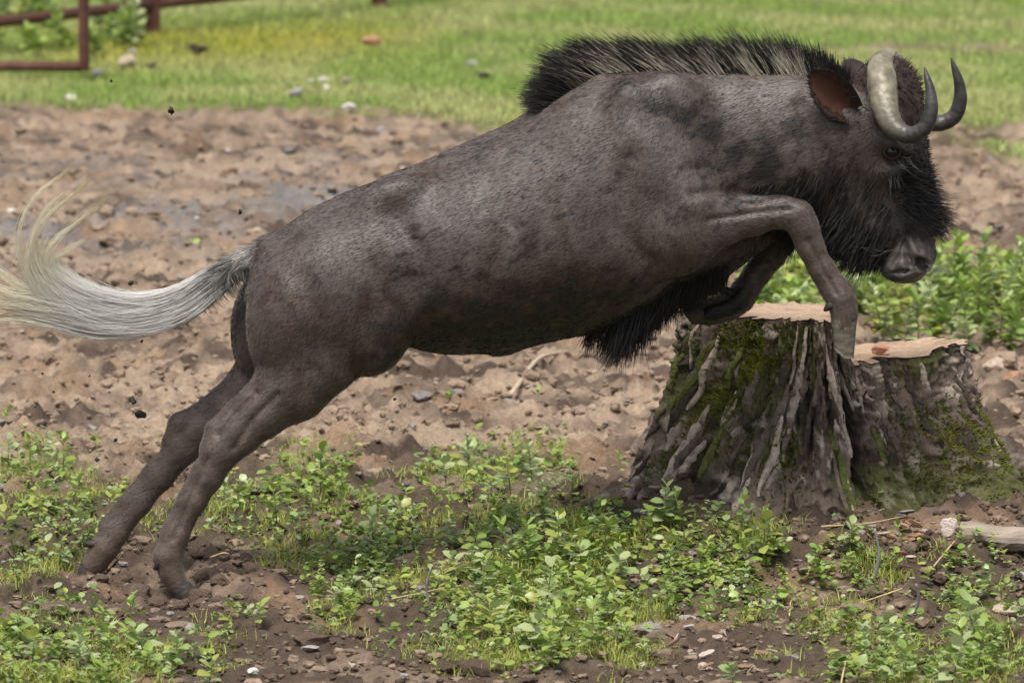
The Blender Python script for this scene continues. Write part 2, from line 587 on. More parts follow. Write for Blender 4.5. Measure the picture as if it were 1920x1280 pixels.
# rotted splits in the side toward the path
for deg, lean, w, dep, t0 in ((-97, 0.10, 0.035, 0.075, 0.25), (-72, 0.05, 0.040, 0.085, 0.05), (-83, 0.10, 0.022, 0.05, 0.3), (-128, -0.22, 0.04, 0.05, 0.1), (-146, -0.2, 0.045, 0.07, 0.0),
                              (-40, 0.22, 0.03, 0.06, 0.2), (-52, 0.12, 0.025, 0.045, 0.25), (-28, 0.26, 0.03, 0.06, 0.3)):
    c = math.radians(deg) + lean * (0.5 - TZ) + 0.05 * noise(TZ * 5, deg, 0.0)
    d = np.abs(ang(TH - c))
    R = R - dep * np.exp(-(d / w) ** 2) * sstep(t0 - 0.15, t0 + 0.2, TZ)
X = SX + R * np.cos(TH); Yv = SY_ + R * np.sin(TH)
ZT = top_height(X, Yv)
ZB = np.minimum(g_low(X, Yv) - 0.05, ZT - 0.1)
Z = ZB + (ZT - ZB) * TZ
Z = Z + 0.012 * noise(TH * 9, 4.0) * (TZ > 0.97)
bm1 = sstep(-0.1, 0.4, fbm(arc * 5, TZ * 2.5, 4.0, 4))
bm2 = sstep(-0.05, 0.3, fbm(arc * 26, TZ * 9, 6.0, 3))
barkA = np.array([0.17, 0.13, 0.105]); barkB = np.array([0.055, 0.042, 0.035]); pale = np.array([0.50, 0.41, 0.35])
C = barkA + (barkB - barkA) * bm1[..., None]
C = C + (pale - C) * (bm2 * 0.9 * sstep(-0.12, 0.25, fbm(arc * 6 + 3, TZ * 3, 14.0, 3)))[..., None]
# moss and algae film
mossf = sstep(0.02, 0.42, fbm(arc * 3.2 + 1.0, TZ * 1.8 + 0.4, 21.0, 4) + 0.28 * np.exp(-((TH + 1.95) / 0.35) ** 2) + 0.4 * np.exp(-((TH + 0.72) / 0.3) ** 2) * (1 - TZ))
film = np.array([0.095, 0.105, 0.028])
C = C + (film - C) * (0.72 * mossf)[..., None]
V = np.stack([X, Yv, Z], -1).reshape(-1, 3)
i, j = np.meshgrid(np.arange(NZ - 1), np.arange(NT), indexing='ij')
a = i * NT + j; b = i * NT + (j + 1) % NT
q = np.stack([a, b, b + NT, a + NT], -1).reshape(-1, 4)
stump_org = np.array([SX, SY_, 0.15])
stump = empty('tree_stump', stump_org)
tag(stump, 'broad old tree stump with furrowed bark, moss and a stepped saw cut', 'tree stump')
M_bark = mat('bark', 0.85, attr='Col', noise_scale=40, noise_amt=0.4, bump=1.0, bump_scale=90, spec=0.3, stretch=(1, 1, 0.4))
link('trunk', mesh_np('trunk', V - stump_org, quads=q, col=np.clip(C.reshape(-1, 3), 0.01, 1)), M_bark, stump)
# sawn faces: from the rim inward
NRg = 46
rim = np.stack([X[-1], Yv[-1]], -1)
f = np.linspace(1, 0.0, NRg) ** 0.8
XY = np.array([SX, SY_]) + (rim[None] - np.array([SX, SY_])) * f[:, None, None]
zz = top_height(XY[..., 0], XY[..., 1]) + 0.002 * noise(XY[..., 0] * 60, XY[..., 1] * 60)
zz[0] = Z[-1] + 0.001
zz = zz + 0.003
Vc = np.stack([XY[..., 0], XY[..., 1], zz], -1).reshape(-1, 3)
i, j = np.meshgrid(np.arange(NRg - 1), np.arange(NT), indexing='ij')
a = i * NT + j; b = i * NT + (j + 1) % NT
qc = np.stack([a, b, b + NT, a + NT], -1).reshape(-1, 4)
rr = np.hypot(XY[..., 0] - SX, XY[..., 1] - SY_)
ring = 0.5 + 0.5 * np.sin(rr * 420 + 3 * noise(XY[..., 0] * 7, XY[..., 1] * 7))
wood = np.array([0.46, 0.33, 0.235]); woodd = np.array([0.27, 0.18, 0.12])
Cc = wood + (woodd - wood) * (0.35 * ring + 0.5 * sstep(0.0, 0.5, fbm(XY[..., 0] * 9, XY[..., 1] * 9, 1.0, 3)))[..., None]
M_wood = mat('sawn_wood', 0.8, attr='Col', noise_scale=50, noise_amt=0.25, bump=0.3, bump_scale=120, spec=0.3)
link('sawn_top', mesh_np('sawn_top', Vc - stump_org, quads=qc, col=Cc.reshape(-1, 3)), M_wood, stump)


# roots that run out along the ground
def root(pts, rads, col, seed):
    g = ground_at([p[0] for p in pts], [p[1] for p in pts])
    path = g.copy()
    path[:, 2] = g_low(g[:, 0], g[:, 1]) + np.array(rads) * 0.35
    cur = catmull(np.column_stack([path, rads]), 60)
    V, q, tr = tube(cur[:, :3], cur[:, 3], 24, noise_amp=0.5, nsc=13)
    V = V + 0.006 * noise(V[:, 0] * 60, V[:, 1] * 60, V[:, 2] * 60)[:, None]
    cm = sstep(0.0, 0.4, fbm(V[:, 0] * 18, V[:, 1] * 30, V[:, 2] * 30 + seed, 3))
    cl = barkA + (np.array(col) - barkA) * cm[:, None]
    link('root', mesh_np('root', V - stump_org, quads=q, tris=tr, col=cl), M_bark, stump)


root([(1330, 880), (1240, 905), (1180, 930), (1090, 948)], [0.085, 0.055, 0.035, 0.012], pale, 1)
root([(1300, 800), (1230, 840), (1180, 850)], [0.10, 0.06, 0.02], barkB, 2)
root([(1800, 850), (1880, 890), (1960, 915)], [0.09, 0.06, 0.03], barkB, 3)

# long strips of bark standing proud of the trunk
M_strip = mat('bark_strip', 0.85, attr='Col', noise_scale=45, noise_amt=0.45, bump=0.9, bump_scale=100, spec=0.3)
strips = []
for _ in range(84):
    dg = random.uniform(-172, -8)
    t0 = random.uniform(0.05, 0.75)
    strips.append((dg, t0, t0 + random.uniform(0.14, 0.42), random.uniform(0.006, 0.015)))
for dg, t0, t1, w in strips:
    n = 18
    tt = np.linspace(t0, min(t1, 0.97), n)
    thc = math.radians(dg) + (0.2 if dg > -90 else -0.2) * (0.5 - tt) + 0.03 * noise(tt * 6, dg)
    k = np.clip((tt * (NZ - 1)).astype(int), 0, NZ - 1)
    jj = ((thc % (2 * np.pi)) / (2 * np.pi) * NT).astype(int) % NT
    Rk = np.convolve(np.pad(R[k, jj], 2, mode='edge'), np.ones(5) / 5, 'valid') + 0.004
    path = np.stack([SX + Rk * np.cos(thc), SY_ + Rk * np.sin(thc), Z[k, jj]], -1)
    rad = w * np.sqrt(np.sin(np.linspace(0.12, np.pi - 0.12, n)))
    V, q, tr = tube(path, rad, 7, flat=0.7, noise_amp=0.5, nsc=60)
    cl = np.array(random.choice([barkA, barkA * 0.8, barkB * 1.3, pale * 0.8, pale * 0.95, film * 1.2]))
    cl = np.clip(cl[None] * (1 + 0.4 * fbm(V[:, 0] * 60, V[:, 1] * 60, V[:, 2] * 25, 2))[:, None], 0.01, 1)
    link('bark_strip', mesh_np('bark_strip', V - stump_org, quads=q, tris=tr, col=cl, smooth=False), M_strip, stump)

# moss cushions
mv = []
tries = RNG.uniform(0, 1, (150000, 2))
kk = (tries[:, 1] * (NZ - 2)).astype(int); jj = (tries[:, 0] * NT).astype(int)
pxs, pys = to_px(np.stack([X[kk, jj], Yv[kk, jj], Z[kk, jj]], -1))
front = np.sin(th[jj]) < 0.2


def blob(cx, cy, rx, ry, rot=0.0):
    c, s = math.cos(rot), math.sin(rot)
    dx, dy = pxs - cx, pys - cy
    return np.exp(-(((dx * c + dy * s) / rx) ** 2 + ((-dx * s + dy * c) / ry) ** 2))


bands = blob(1285, 820, 95, 16, -0.85) + blob(1415, 695, 45, 18, -0.3) + 0.7 * blob(1420, 640, 70, 40) + 0.55 * blob(1450, 850, 60, 60) + 0.6 * blob(1820, 850, 90, 70) + 0.5 * blob(1760, 800, 60, 40) + 0.35 * blob(1360, 760, 60, 40) + 0.5 * blob(1330, 750, 60, 14, -0.7)
bands = bands * (0.6 + 0.8 * fbm(X[kk, jj] * 14, Yv[kk, jj] * 14, Z[kk, jj] * 14, 2))
sel = front & (RNG.uniform(0, 1, len(kk)) < np.clip(bands * 1.1, 0, 1))
kk, jj = kk[sel], jj[sel]
bz = bands[sel]
Pm = np.stack([X[kk, jj], Yv[kk, jj], Z[kk, jj]], -1)
nrm = np.stack([np.cos(th[jj]), np.sin(th[jj]), np.full(len(jj), 0.55)], -1)
Cm = Pm[:, None, :] + (nrm + RNG.normal(0, 0.5, nrm.shape))[:, None, :] * np.linspace(-0.2, 1, 3)[None, :, None] * RNG.uniform(0.004, 0.011, len(Pm))[:, None, None]
ml = np.array([0.38, 0.39, 0.035]); md = np.array([0.10, 0.125, 0.02])
mc = md + (ml - md) * (np.clip(bz, 0, 1) * RNG.uniform(0.3, 1, len(bz)))[:, None]
M_moss = mat('moss', 0.9, attr='Col', spec=0.2, translucent=0.2)
mo = strands('moss', Cm - stump_org, np.full(len(Pm), 0.0028), np.repeat(mc[:, None, :], 3, 1), M_moss, stump, 3, 0.7)
tag(mo, kind='stuff')

# pinkish brick fragment lying on the lower cut
Vb, Fb = lump(5, 0.12, 2, (0.032, 0.022, 0.016))
bx = at(1651, 645, 0.60)
bb = link('brick_fragment', mesh_np('brick_fragment', Vb, tris=Fb, smooth=False), mat('brick_clay', 0.85, color=(0.55, 0.27, 0.17), noise_scale=60, noise_amt=0.25, bump=0.3), loc=(bx[0], 0.60, float(top_height(bx[0], 0.60)) + 0.018))
tag(bb, 'small orange pink brick fragment lying on the lower cut of the stump', 'brick')
# ------------------------------------------------------------------ the leaping black wildebeest
# body: one continuous surface polygonised from a blended distance field
H = 0.0064
LO = np.array([at(110, 0, 0)[0], -0.34, -0.06]); HI = np.array([at(1800, 0, 0)[0], 0.34, 1.66])
DIM = np.ceil((HI - LO) / H).astype(int) + 1
F = np.full(DIM, 1.0, np.float32)
IDX = np.zeros(DIM, np.int16)
BEST = np.full(DIM, 1.0, np.float32)
FLOWS = []


def _box(lo, hi):
    a = np.clip(np.floor((lo - LO) / H).astype(int), 0, DIM - 1)
    b = np.clip(np.ceil((hi - LO) / H).astype(int) + 1, 1, DIM)
    sl = tuple(slice(i, j) for i, j in zip(a, b))
    g = [(LO[k] + H * np.arange(a[k], b[k])).astype(np.float32) for k in range(3)]
    return sl, g[0][:, None, None], g[1][None, :, None], g[2][None, None, :]


def _join(sl, d, k, flow):
    FLOWS.append(flow)
    f = F[sl]
    h = np.maximum(k - np.abs(f - d), 0) / k
    F[sl] = np.minimum(f, d) - h * h * k * 0.25
    b = BEST[sl] > d
    IDX[sl][b] = len(FLOWS) - 1
    BEST[sl][b] = d[b]


def seg(a, b, k=0.03, lat=(0, 1, 0), flow=None):
    """a, b: (point, radius, lateral scale) - tapered limb with elliptical section"""
    (A, ra, sa), (B, rb, sb) = a, b
    A, B, lat = np.asarray(A, float), np.asarray(B, float), np.asarray(lat, float)
    m = max(ra * max(1, sa), rb * max(1, sb)) + k + 2 * H
    sl, x, y, z = _box(np.minimum(A, B) - m, np.maximum(A, B) + m)
    D = B - A
    Dl = float(D @ lat)
    Dp = D - Dl * lat
    L2 = float(Dp @ Dp) + 1e-9
    px_, py_, pz_ = x - A[0], y - A[1], z - A[2]
    l = px_ * lat[0] + py_ * lat[1] + pz_ * lat[2]
    t = np.clip((px_ * Dp[0] + py_ * Dp[1] + pz_ * Dp[2]) / L2, 0, 1)
    r = ra + (rb - ra) * t
    s = sa + (sb - sa) * t
    l2 = l - Dl * t
    qx, qy, qz = px_ - l * lat[0] - Dp[0] * t, py_ - l * lat[1] - Dp[1] * t, pz_ - l * lat[2] - Dp[2] * t
    d = np.sqrt(qx * qx + qy * qy + qz * qz + (l2 / s) ** 2 + 1e-9) - r
    d = (d * np.where(s < 1, (1 + s) * 0.5, 1)).astype(np.float32)
    _join(sl, d, k, D / (np.linalg.norm(D) + 1e-9) if flow is None else np.asarray(flow, float))


def chain(pts, k=0.03, lat=(0, 1, 0), flow=None):
    for a, b in zip(pts[:-1], pts[1:]):
        seg(a, b, k, lat, flow)


def ell(c, r, k=0.03, rot=0.0, flow=(-1, 0, 0), cut=False, yaw=0.0):
    """ellipsoid with radii (x, y, z) turned by rot in the side plane; cut carves it away"""
    c, r = np.asarray(c, float), np.asarray(r, float)
    m = r.max() + k + 2 * H
    sl, x, y, z = _box(c - m, c + m)
    X, Y, Z = x - c[0], y - c[1], z - c[2]
    cy_, sy_ = math.cos(yaw), math.sin(yaw)
    X, Y = X * cy_ + Y * sy_, -X * sy_ + Y * cy_
    cr, sr = math.cos(rot), math.sin(rot)
    X, Z = X * cr + Z * sr, -X * sr + Z * cr
    k0 = np.sqrt((X / r[0]) ** 2 + (Y / r[1]) ** 2 + (Z / r[2]) ** 2 + 1e-9)
    k1 = np.sqrt((X / r[0] ** 2) ** 2 + (Y / r[1] ** 2) ** 2 + (Z / r[2] ** 2) ** 2 + 1e-9)
    d = (k0 * (k0 - 1) / k1).astype(np.float32)
    if cut:
        f = F[sl]; e = -d
        h = np.maximum(k - np.abs(f - e), 0) / k
        F[sl] = np.maximum(f, e) + h * h * k * 0.25
    else:
        _join(sl, d, k, np.asarray(flow, float))


def J(px_, py_, Y, r, s=1.0):
    return (at(px_, py_, Y), r * PX, s)


BACK = (-0.92, 0, -0.38)
# trunk: rump to neck
chain([J(568, 540, 0, 108, 1.02), J(640, 510, 0, 121, 0.98), J(715, 492, 0, 137, 0.93), J(845, 486, 0, 161, 0.84), J(962, 456, 0, 186, 0.77), J(1092, 411, 0, 205, 0.71),
       J(1196, 347, 0, 212, 0.64), J(1300, 325, 0, 186, 0.60), J(1400, 292, 0, 150, 0.60), J(1500, 268, -0.01, 124, 0.64), J(1570, 262, -0.015, 104, 0.70)], 0.06, flow=BACK)
ell(at(1120, 470, 0), np.array([150, 125, 115]) * PX, 0.08, 0.35, BACK)              # barrel
ell(at(900, 540, 0), np.array([170, 118, 105]) * PX, 0.08, 0.18, BACK)               # belly
ell(at(1300, 440, 0), np.array([75, 84, 72]) * PX, 0.07, 0.5, (-0.4, 0, -0.9))       # brisket
ell(at(946, 648, 0), np.array([22, 14, 12]) * PX, 0.05, 0.4, (-.5, 0, -.8))          # sheath
seg(J(735, 345, 0, 14), J(1010, 238, 0, 14), 0.06, flow=BACK)                          # spine ridge
seg(J(1010, 240, 0, 16), J(1120, 158, 0, 18), 0.06, flow=BACK)
seg(J(1130, 160, 0, 16, 1), J(1500, 168, 0, 18, 1), 0.06, flow=BACK)                 # crest of the neck
for s in (-1, 1):
    ell(at(730, 372, s * 0.115), np.array([60, 26, 34]) * PX, 0.07, 0.4, BACK)        # hip bone
    ell(at(1215, 300, s * 0.135), np.array([92, 46, 165]) * PX, 0.07, -0.35, (-0.5, 0, -0.85))   # shoulder blade mass
    seg(J(1180, 190, s * 0.145, 22), J(1290, 385, s * 0.205, 34), 0.07, flow=(-0.5, 0, -0.85))
    ell(at(1420, 300, s * 0.075), np.array([120, 34, 60]) * PX, 0.06, -0.15, BACK)    # neck muscle
# thighs
NEAR, FAR = -0.115, 0.125
for yy, dx, dy in ((NEAR, 0, 0), (FAR, -30, 4)):
    sg = -1 if yy < 0 else 1
    ell(at(605 + dx, 585 + dy, yy), np.array([142, 78, 118]) * PX, 0.06, 0.62, (-0.6, 0, -0.8))
    ell(at(535 + dx, 610 + dy, yy), np.array([66, 66, 112]) * PX, 0.05, -0.15, (-0.3, 0, -0.95))
    ell(at(690 + dx, 640 + dy, yy), np.array([66, 48, 62]) * PX, 0.06, 0.5, (-0.4, 0, -0.9))   # stifle
# flank fold
seg(J(790, 560, -0.16, 30), J(700, 640, -0.15, 34), 0.08, flow=(-.5, 0, -.85))
seg(J(790, 560, 0.16, 30), J(680, 640, 0.15, 34), 0.08, flow=(-.5, 0, -.85))
# hind legs
LAT = (0, 1, 0)
yn = -0.13
chain([J(590, 668, yn, 86, 0.72), J(548, 722, yn, 68, 0.70), J(492, 771, yn - 0.01, 48, 0.72), J(446, 812, yn - 0.015, 41, 0.76), J(412, 848, yn - 0.02, 33, 0.80), J(391, 893, yn - 0.02, 25.5, 0.82),
       J(362, 940, yn - 0.02, 22.5, 0.85), J(331, 1002, yn - 0.02, 22, 0.88), J(314, 1042, yn - 0.02, 25, 0.95), J(321, 1072, yn - 0.02, 21, 1), J(336, 1102, yn - 0.02, 20, 1.1)], 0.022)
chain([J(505, 715, yn + 0.01, 22, 0.7), J(440, 765, yn, 14, 0.8), J(404, 803, yn - 0.005, 17, 0.85), J(394, 838, yn - 0.01, 18, 0.8)], 0.02)        # hamstring and point of hock
seg(J(374, 880, yn - 0.015, 13, 0.8), J(312, 1000, yn - 0.015, 12, 0.8), 0.022)      # tendon behind the cannon
yf = 0.15
chain([J(545, 672, yf, 80, 0.72), J(490, 722, yf, 60, 0.72), J(425, 768, yf + 0.01, 43, 0.74), J(372, 802, yf + 0.015, 36, 0.78), J(343, 836, yf + 0.02, 32, 0.8), J(299, 892, yf + 0.02, 26, 0.82),
       J(259, 943, yf + 0.02, 23, 0.85), J(217, 999, yf + 0.02, 22, 0.88), J(196, 1026, yf + 0.02, 25, 0.95), J(180, 1052, yf + 0.02, 21, 1), J(164, 1074, yf + 0.02, 20, 1.1)], 0.022)
chain([J(455, 728, yf - 0.005, 20, 0.7), J(388, 764, yf, 14, 0.8), J(335, 793, yf + 0.005, 17, 0.85), J(322, 826, yf + 0.01, 17, 0.8)], 0.02)
seg(J(285, 880, yf + 0.015, 13, 0.8), J(196, 985, yf + 0.015, 12, 0.8), 0.022)
# near foreleg: upper arm, forearm carried level, cannon dropping to the stump
ya = -0.185
chain([J(1305, 402, ya, 58, 0.70), J(1275, 447, ya, 60, 0.66), J(1258, 476, ya + 0.005, 38, 0.66)], 0.05, flow=(-0.3, 0, -0.9))
chain([J(1295, 428, ya, 66, 0.62), J(1350, 415, ya - 0.005, 44, 0.66), J(1410, 407, ya - 0.005, 33, 0.75), J(1462, 399, ya - 0.005, 25.5, 0.85), J(1496, 404, ya - 0.005, 27, 0.9),
       J(1508, 428, ya - 0.005, 25, 0.88), J(1520, 462, ya - 0.005, 22, 0.8), J(1545, 508, ya - 0.005, 20.5, 0.8), J(1566, 540, ya - 0.005, 22, 0.9), J(1578, 560, ya - 0.005, 25, 1), J(1584, 588, ya - 0.005, 22, 1.05), J(1581, 612, ya - 0.005, 21, 1.2)], 0.022)
seg(J(1300, 380, ya - 0.02, 16, 0.8), J(1470, 384, ya - 0.005, 13, 0.9), 0.03)         # extensor
seg(J(1505, 452, ya, 12, 0.8), J(1552, 548, ya, 11, 0.8), 0.02)
# far foreleg, folded further
yb = 0.15
chain([J(1310, 410, yb, 62, 0.6), J(1400, 425, yb, 36, 0.75), J(1466, 428, yb, 29, 0.9), J(1464, 452, yb, 25, 0.9), J(1446, 480, yb, 23, 0.8), J(1420, 512, yb, 23, 0.82), J(1400, 541, yb, 23, 0.95),
       J(1388, 560, yb, 24, 1.05), J(1366, 575, yb, 23, 1.05), J(1338, 583, yb, 22, 1.1), J(1322, 587, yb, 21, 1.2)], 0.022)

# head, turned a little toward the camera
HA = math.radians(16)
EX = np.array([math.cos(HA), -math.sin(HA), 0]); EY = np.array([math.sin(HA), math.cos(HA), 0]); EZ = np.array([0, 0, 1.0])
HO = at(1640, 250, -0.01)


def hp(px_, py_, off=0.0):
    """point of the head's middle plane seen at px, py, then moved sideways by off (negative: near side)"""
    P = at(px_, py_, -0.01)
    for _ in range(4):
        Y = HO[1] - math.tan(HA) * (P[0] - HO[0])
        P = at(px_, py_, Y)
    return P + EY * off


def hn(px_, py_, off):
    """point off the middle plane that is itself seen at px, py"""
    P = hp(px_, py_)
    for _ in range(4):
        s = hp(px_, py_, off)
        qx, qy = to_px(s)
        P = hp(px_ + (px_ - float(qx)), py_ + (py_ - float(qy)), off)
    return P


def mirror(P):
    P = np.asarray(P, float)
    return P - 2 * ((P - HO) @ EY)[..., None] * EY if P.ndim > 1 else P - 2 * ((P - HO) @ EY) * EY


FD = (0.1, 0, -1)
hk = 0.035
chain([(hp(1655, 168), 56 * PX, 0.95), (hp(1648, 235), 76 * PX, 0.82), (hp(1652, 290), 82 * PX, 0.74), (hp(1668, 350), 70 * PX, 0.66), (hp(1683, 405), 58 * PX, 0.68), (hp(1698, 450), 49 * PX, 0.84), (hp(1704, 482), 45 * PX, 1.08)], hk, EY, FD)
ell(hp(1674, 182), np.array([54, 50, 66]) * PX, 0.03, 0.2, FD, yaw=-HA)                 # crown
for o in (-1, 1):
    ell(hp(1602, 335, o * 0.062), np.array([66, 22, 98]) * PX, 0.05, -0.28, FD, yaw=-HA)     # cheek
    ell(hp(1645, 425, o * 0.042), np.array([44, 22, 62]) * PX, 0.045, -0.6, FD, yaw=-HA)     # jaw
    ell(hp(1690, 268, o * 0.094), np.array([40, 18, 17]) * PX, 0.03, -0.35, FD, yaw=-HA)     # brow
    ell(hp(1683, 318, o * 0.086), np.array([36, 14, 14]) * PX, 0.03, 0.2, FD, yaw=-HA)       # cheekbone under the eye
    ell(hp(1726, 478, o * 0.048), np.array([24, 22, 36]) * PX, 0.02, 0.12, FD, yaw=-HA)      # nostril wing
    ell(hp(1692, 500, o * 0.045), np.array([34, 20, 22]) * PX, 0.02, 0.0, FD, yaw=-HA)       # lip
    fm = (lambda P_: P_) if o < 0 else mirror
    ell(fm(hn(1700, 482, -0.086)), np.array([7, 20, 36]) * PX, 0.010, 0.25, FD, cut=True, yaw=-HA)   # crease behind the nostril
    ell(fm(hn(1727, 496, -0.066)), np.array([10, 24, 17]) * PX, 0.008, 0.5, FD, cut=True, yaw=-HA)   # nostril
    ell(fm(hn(1684, 511, -0.07)), np.array([24, 30, 4]) * PX, 0.006, 0.18, FD, cut=True, yaw=-HA)   # mouth
    ell(fm(hn(1676, 462, -0.075)), np.array([5, 14, 30]) * PX, 0.012, -0.5, FD, cut=True, yaw=-HA)   # fold of the upper lip
    ell(hp(1690, 288, o * 0.112), np.array([19, 13, 16]) * PX, 0.014, 0.0, FD, cut=True, yaw=-HA)   # eye socket
ell(hp(1690, 512), np.array([38, 40, 17]) * PX, 0.02, -0.1, FD, yaw=-HA)               # chin
chain([J(1520, 330, -0.005, 92, 0.6), (hp(1590, 360), 66 * PX, 0.75), (hp(1640, 420), 44 * PX, 0.8)], 0.06, flow=FD)   # throat
# tail root
chain([J(545, 470, 0, 40, 0.8), J(500, 470, 0, 25, 1), J(455, 490, 0, 19, 1), J(405, 522, 0, 15, 1), J(350, 558, 0, 12, 1)], 0.03)
ell(at(478, 520, 0.0), np.array([22, 20, 26]) * PX, 0.03, 0, BACK, cut=True)

# ---- surface
s = F < 0
s_in = s.copy()
c = np.zeros((DIM[0] - 1, DIM[1] - 1, DIM[2] - 1), np.int8)
for dx in (0, 1):
    for dy in (0, 1):
        for dz in (0, 1):
            c += s[dx:DIM[0] - 1 + dx, dy:DIM[1] - 1 + dy, dz:DIM[2] - 1 + dz]
act = (c > 0) & (c < 8)
I = np.argwhere(act)
vid = np.full(act.shape, -1, np.int32)
vid[act] = np.arange(len(I))
cv = np.stack([F[I[:, 0] + dx, I[:, 1] + dy, I[:, 2] + dz] for dx in (0, 1) for dy in (0, 1) for dz in (0, 1)], -1)
off = np.array([(dx, dy, dz) for dx in (0, 1) for dy in (0, 1) for dz in (0, 1)], float)
acc = np.zeros((len(I), 3)); cnt = np.zeros(len(I))
for u in range(8):
    for v in range(u + 1, 8):
        if np.abs(off[u] - off[v]).sum() != 1: continue
        x = (cv[:, u] < 0) != (cv[:, v] < 0)
        t = cv[:, u] / (cv[:, u] - cv[:, v] + 1e-12)
        acc += np.where(x[:, None], off[u] + (off[v] - off[u]) * t[:, None], 0)
        cnt += x
BV = LO + H * (I + acc / cnt[:, None])
bq = []
ax = [(0, 1, 2), (1, 2, 0), (2, 0, 1)]
for a0, a1, a2 in ax:
    sA = np.moveaxis(s, (a0, a1, a2), (0, 1, 2)); vA = np.moveaxis(vid, (a0, a1, a2), (0, 1, 2))
    e = sA[:-1, 1:-1, 1:-1] != sA[1:, 1:-1, 1:-1]
    k = np.argwhere(e)
    i0, j0, k0 = k[:, 0], k[:, 1] + 1, k[:, 2] + 1
    qd = np.stack([vA[i0, j0 - 1, k0 - 1], vA[i0, j0, k0 - 1], vA[i0, j0, k0], vA[i0, j0 - 1, k0]], -1)
    fl = sA[i0, j0, k0]
    qd[~fl] = qd[~fl][:, ::-1]
    bq.append(qd)
bq = np.vstack(bq)
bq = bq[(bq >= 0).all(1)]
# flow of the coat
ci = I + 0
flow = np.array(FLOWS)[IDX[ci[:, 0], ci[:, 1], ci[:, 2]]]
ed = np.vstack([bq[:, [0, 1]], bq[:, [1, 2]], bq[:, [2, 3]], bq[:, [3, 0]]])


def smooth_attr(A, it):
    for _ in range(it):
        S = np.zeros_like(A); n = np.zeros(len(A))
        for kx in range(A.shape[1]):
            S[:, kx] = np.bincount(ed[:, 0], A[ed[:, 1], kx], len(A)) + np.bincount(ed[:, 1], A[ed[:, 0], kx], len(A))
        n = np.bincount(ed[:, 0], minlength=len(A)) + np.bincount(ed[:, 1], minlength=len(A))
        A = 0.4 * A + 0.6 * S / np.maximum(n, 1)[:, None]
    return A


def vnormals(V):
    fn = np.cross(V[bq[:, 2]] - V[bq[:, 0]], V[bq[:, 3]] - V[bq[:, 1]])
    N = np.zeros_like(V)
    for kx in range(4):
        for d in range(3):
            N[:, d] += np.bincount(bq[:, kx], fn[:, d], len(V))
    return N / (np.linalg.norm(N, axis=1)[:, None] + 1e-12)


BV = smooth_attr(BV, 2)
flow = smooth_attr(flow, 25)
BN = vnormals(BV)
if (BN * (BV - BV.mean(0))).sum() < 0:
    bq = bq[:, ::-1]
    BN = -BN
bx_, by_ = to_px(BV)
# muscle and skin relief
trunk_w = sstep(560, 700, bx_) * (1 - sstep(1230, 1330, bx_))
ribs = np.sin((bx_ + 0.35 * by_) * 2 * np.pi / 62) * np.exp(-((bx_ - 1000) / 130) ** 2 - ((by_ - 440) / 110) ** 2)
rel = 0.0022 * ribs + 0.0035 * fbm(BV[:, 0] * 7, BV[:, 1] * 7, BV[:, 2] * 5, 3) * (0.4 + 0.6 * trunk_w)


def groove(pts, w, depth):
    pts = np.array(pts, float)
    d = np.full(len(bx_), 1e9)
    for p, q in zip(pts[:-1], pts[1:]):
        v = q - p
        t = np.clip(((bx_ - p[0]) * v[0] + (by_ - p[1]) * v[1]) / (v @ v), 0, 1)
        d = np.minimum(d, np.hypot(bx_ - p[0] - t * v[0], by_ - p[1] - t * v[1]))
    return -1.7 * depth * np.exp(-(d / w) ** 2) * sstep(0.0, 0.5, -BN[:, 1] + 0.35)


mz = np.exp(-((bx_ - 1702) / 46) ** 2 - ((by_ - 490) / 42) ** 2)
rel = rel + mz * (0.004 * fbm(BV[:, 0] * 38, BV[:, 1] * 38, BV[:, 2] * 60, 2) - 0.003 * np.abs(noise(BV[:, 0] * 45, BV[:, 1] * 45, BV[:, 2] * 90)))
for g in (([(1175, 300), (1165, 420), (1200, 480), (1250, 505)], 20, 0.0075), ([(1180, 210), (1300, 250), (1390, 310), (1420, 360)], 34, 0.0055), ([(1300, 362), (1345, 358), (1420, 370)], 10, 0.007),
          ([(1330, 412), (1420, 398), (1480, 392)], 6, 0.004), ([(740, 400), (780, 470), (770, 560), (720, 650)], 26, 0.008), ([(560, 520), (600, 600), (590, 690)], 24, 0.005),
          ([(480, 735), (430, 785), (410, 815)], 6, 0.007), ([(520, 740), (470, 790), (440, 840)], 7, 0.005), ([(1515, 450), (1545, 510), (1568, 550)], 5, 0.004), ([(390, 860), (350, 950), (325, 1010)], 6, 0.004),
          ([(1590, 250), (1600, 330), (1640, 400)], 16, 0.005), ([(1500, 200), (1560, 300), (1570, 380)], 18, 0.007), ([(1700, 440), (1690, 470), (1672, 500)], 5, 0.006), ([(1715, 450), (1728, 470)], 5, 0.004)):
    rel = rel + groove(*g)
BV = BV + BN * rel[:, None]
BN = vnormals(BV)
if (BN * (BV - BV.mean(0))).sum() < 0:
    BN = -BN
flow = flow - (flow * BN).sum(1)[:, None] * BN
flow /= np.linalg.norm(flow, axis=1)[:, None] + 1e-9

# ---- coat colour, with some belly, neck and flank shade painted in
up = BN[:, 2]
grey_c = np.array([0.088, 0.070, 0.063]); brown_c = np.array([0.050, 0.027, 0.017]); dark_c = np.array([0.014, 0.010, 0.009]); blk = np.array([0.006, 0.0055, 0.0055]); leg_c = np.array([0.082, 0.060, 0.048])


def spot(cx, cy, rx, ry, rot=0.0):
    c_, s_ = math.cos(rot), math.sin(rot)
    dx, dy = bx_ - cx, by_ - cy
    return np.exp(-(((dx * c_ + dy * s_) / rx) ** 2 + ((-dx * s_ + dy * c_) / ry) ** 2))


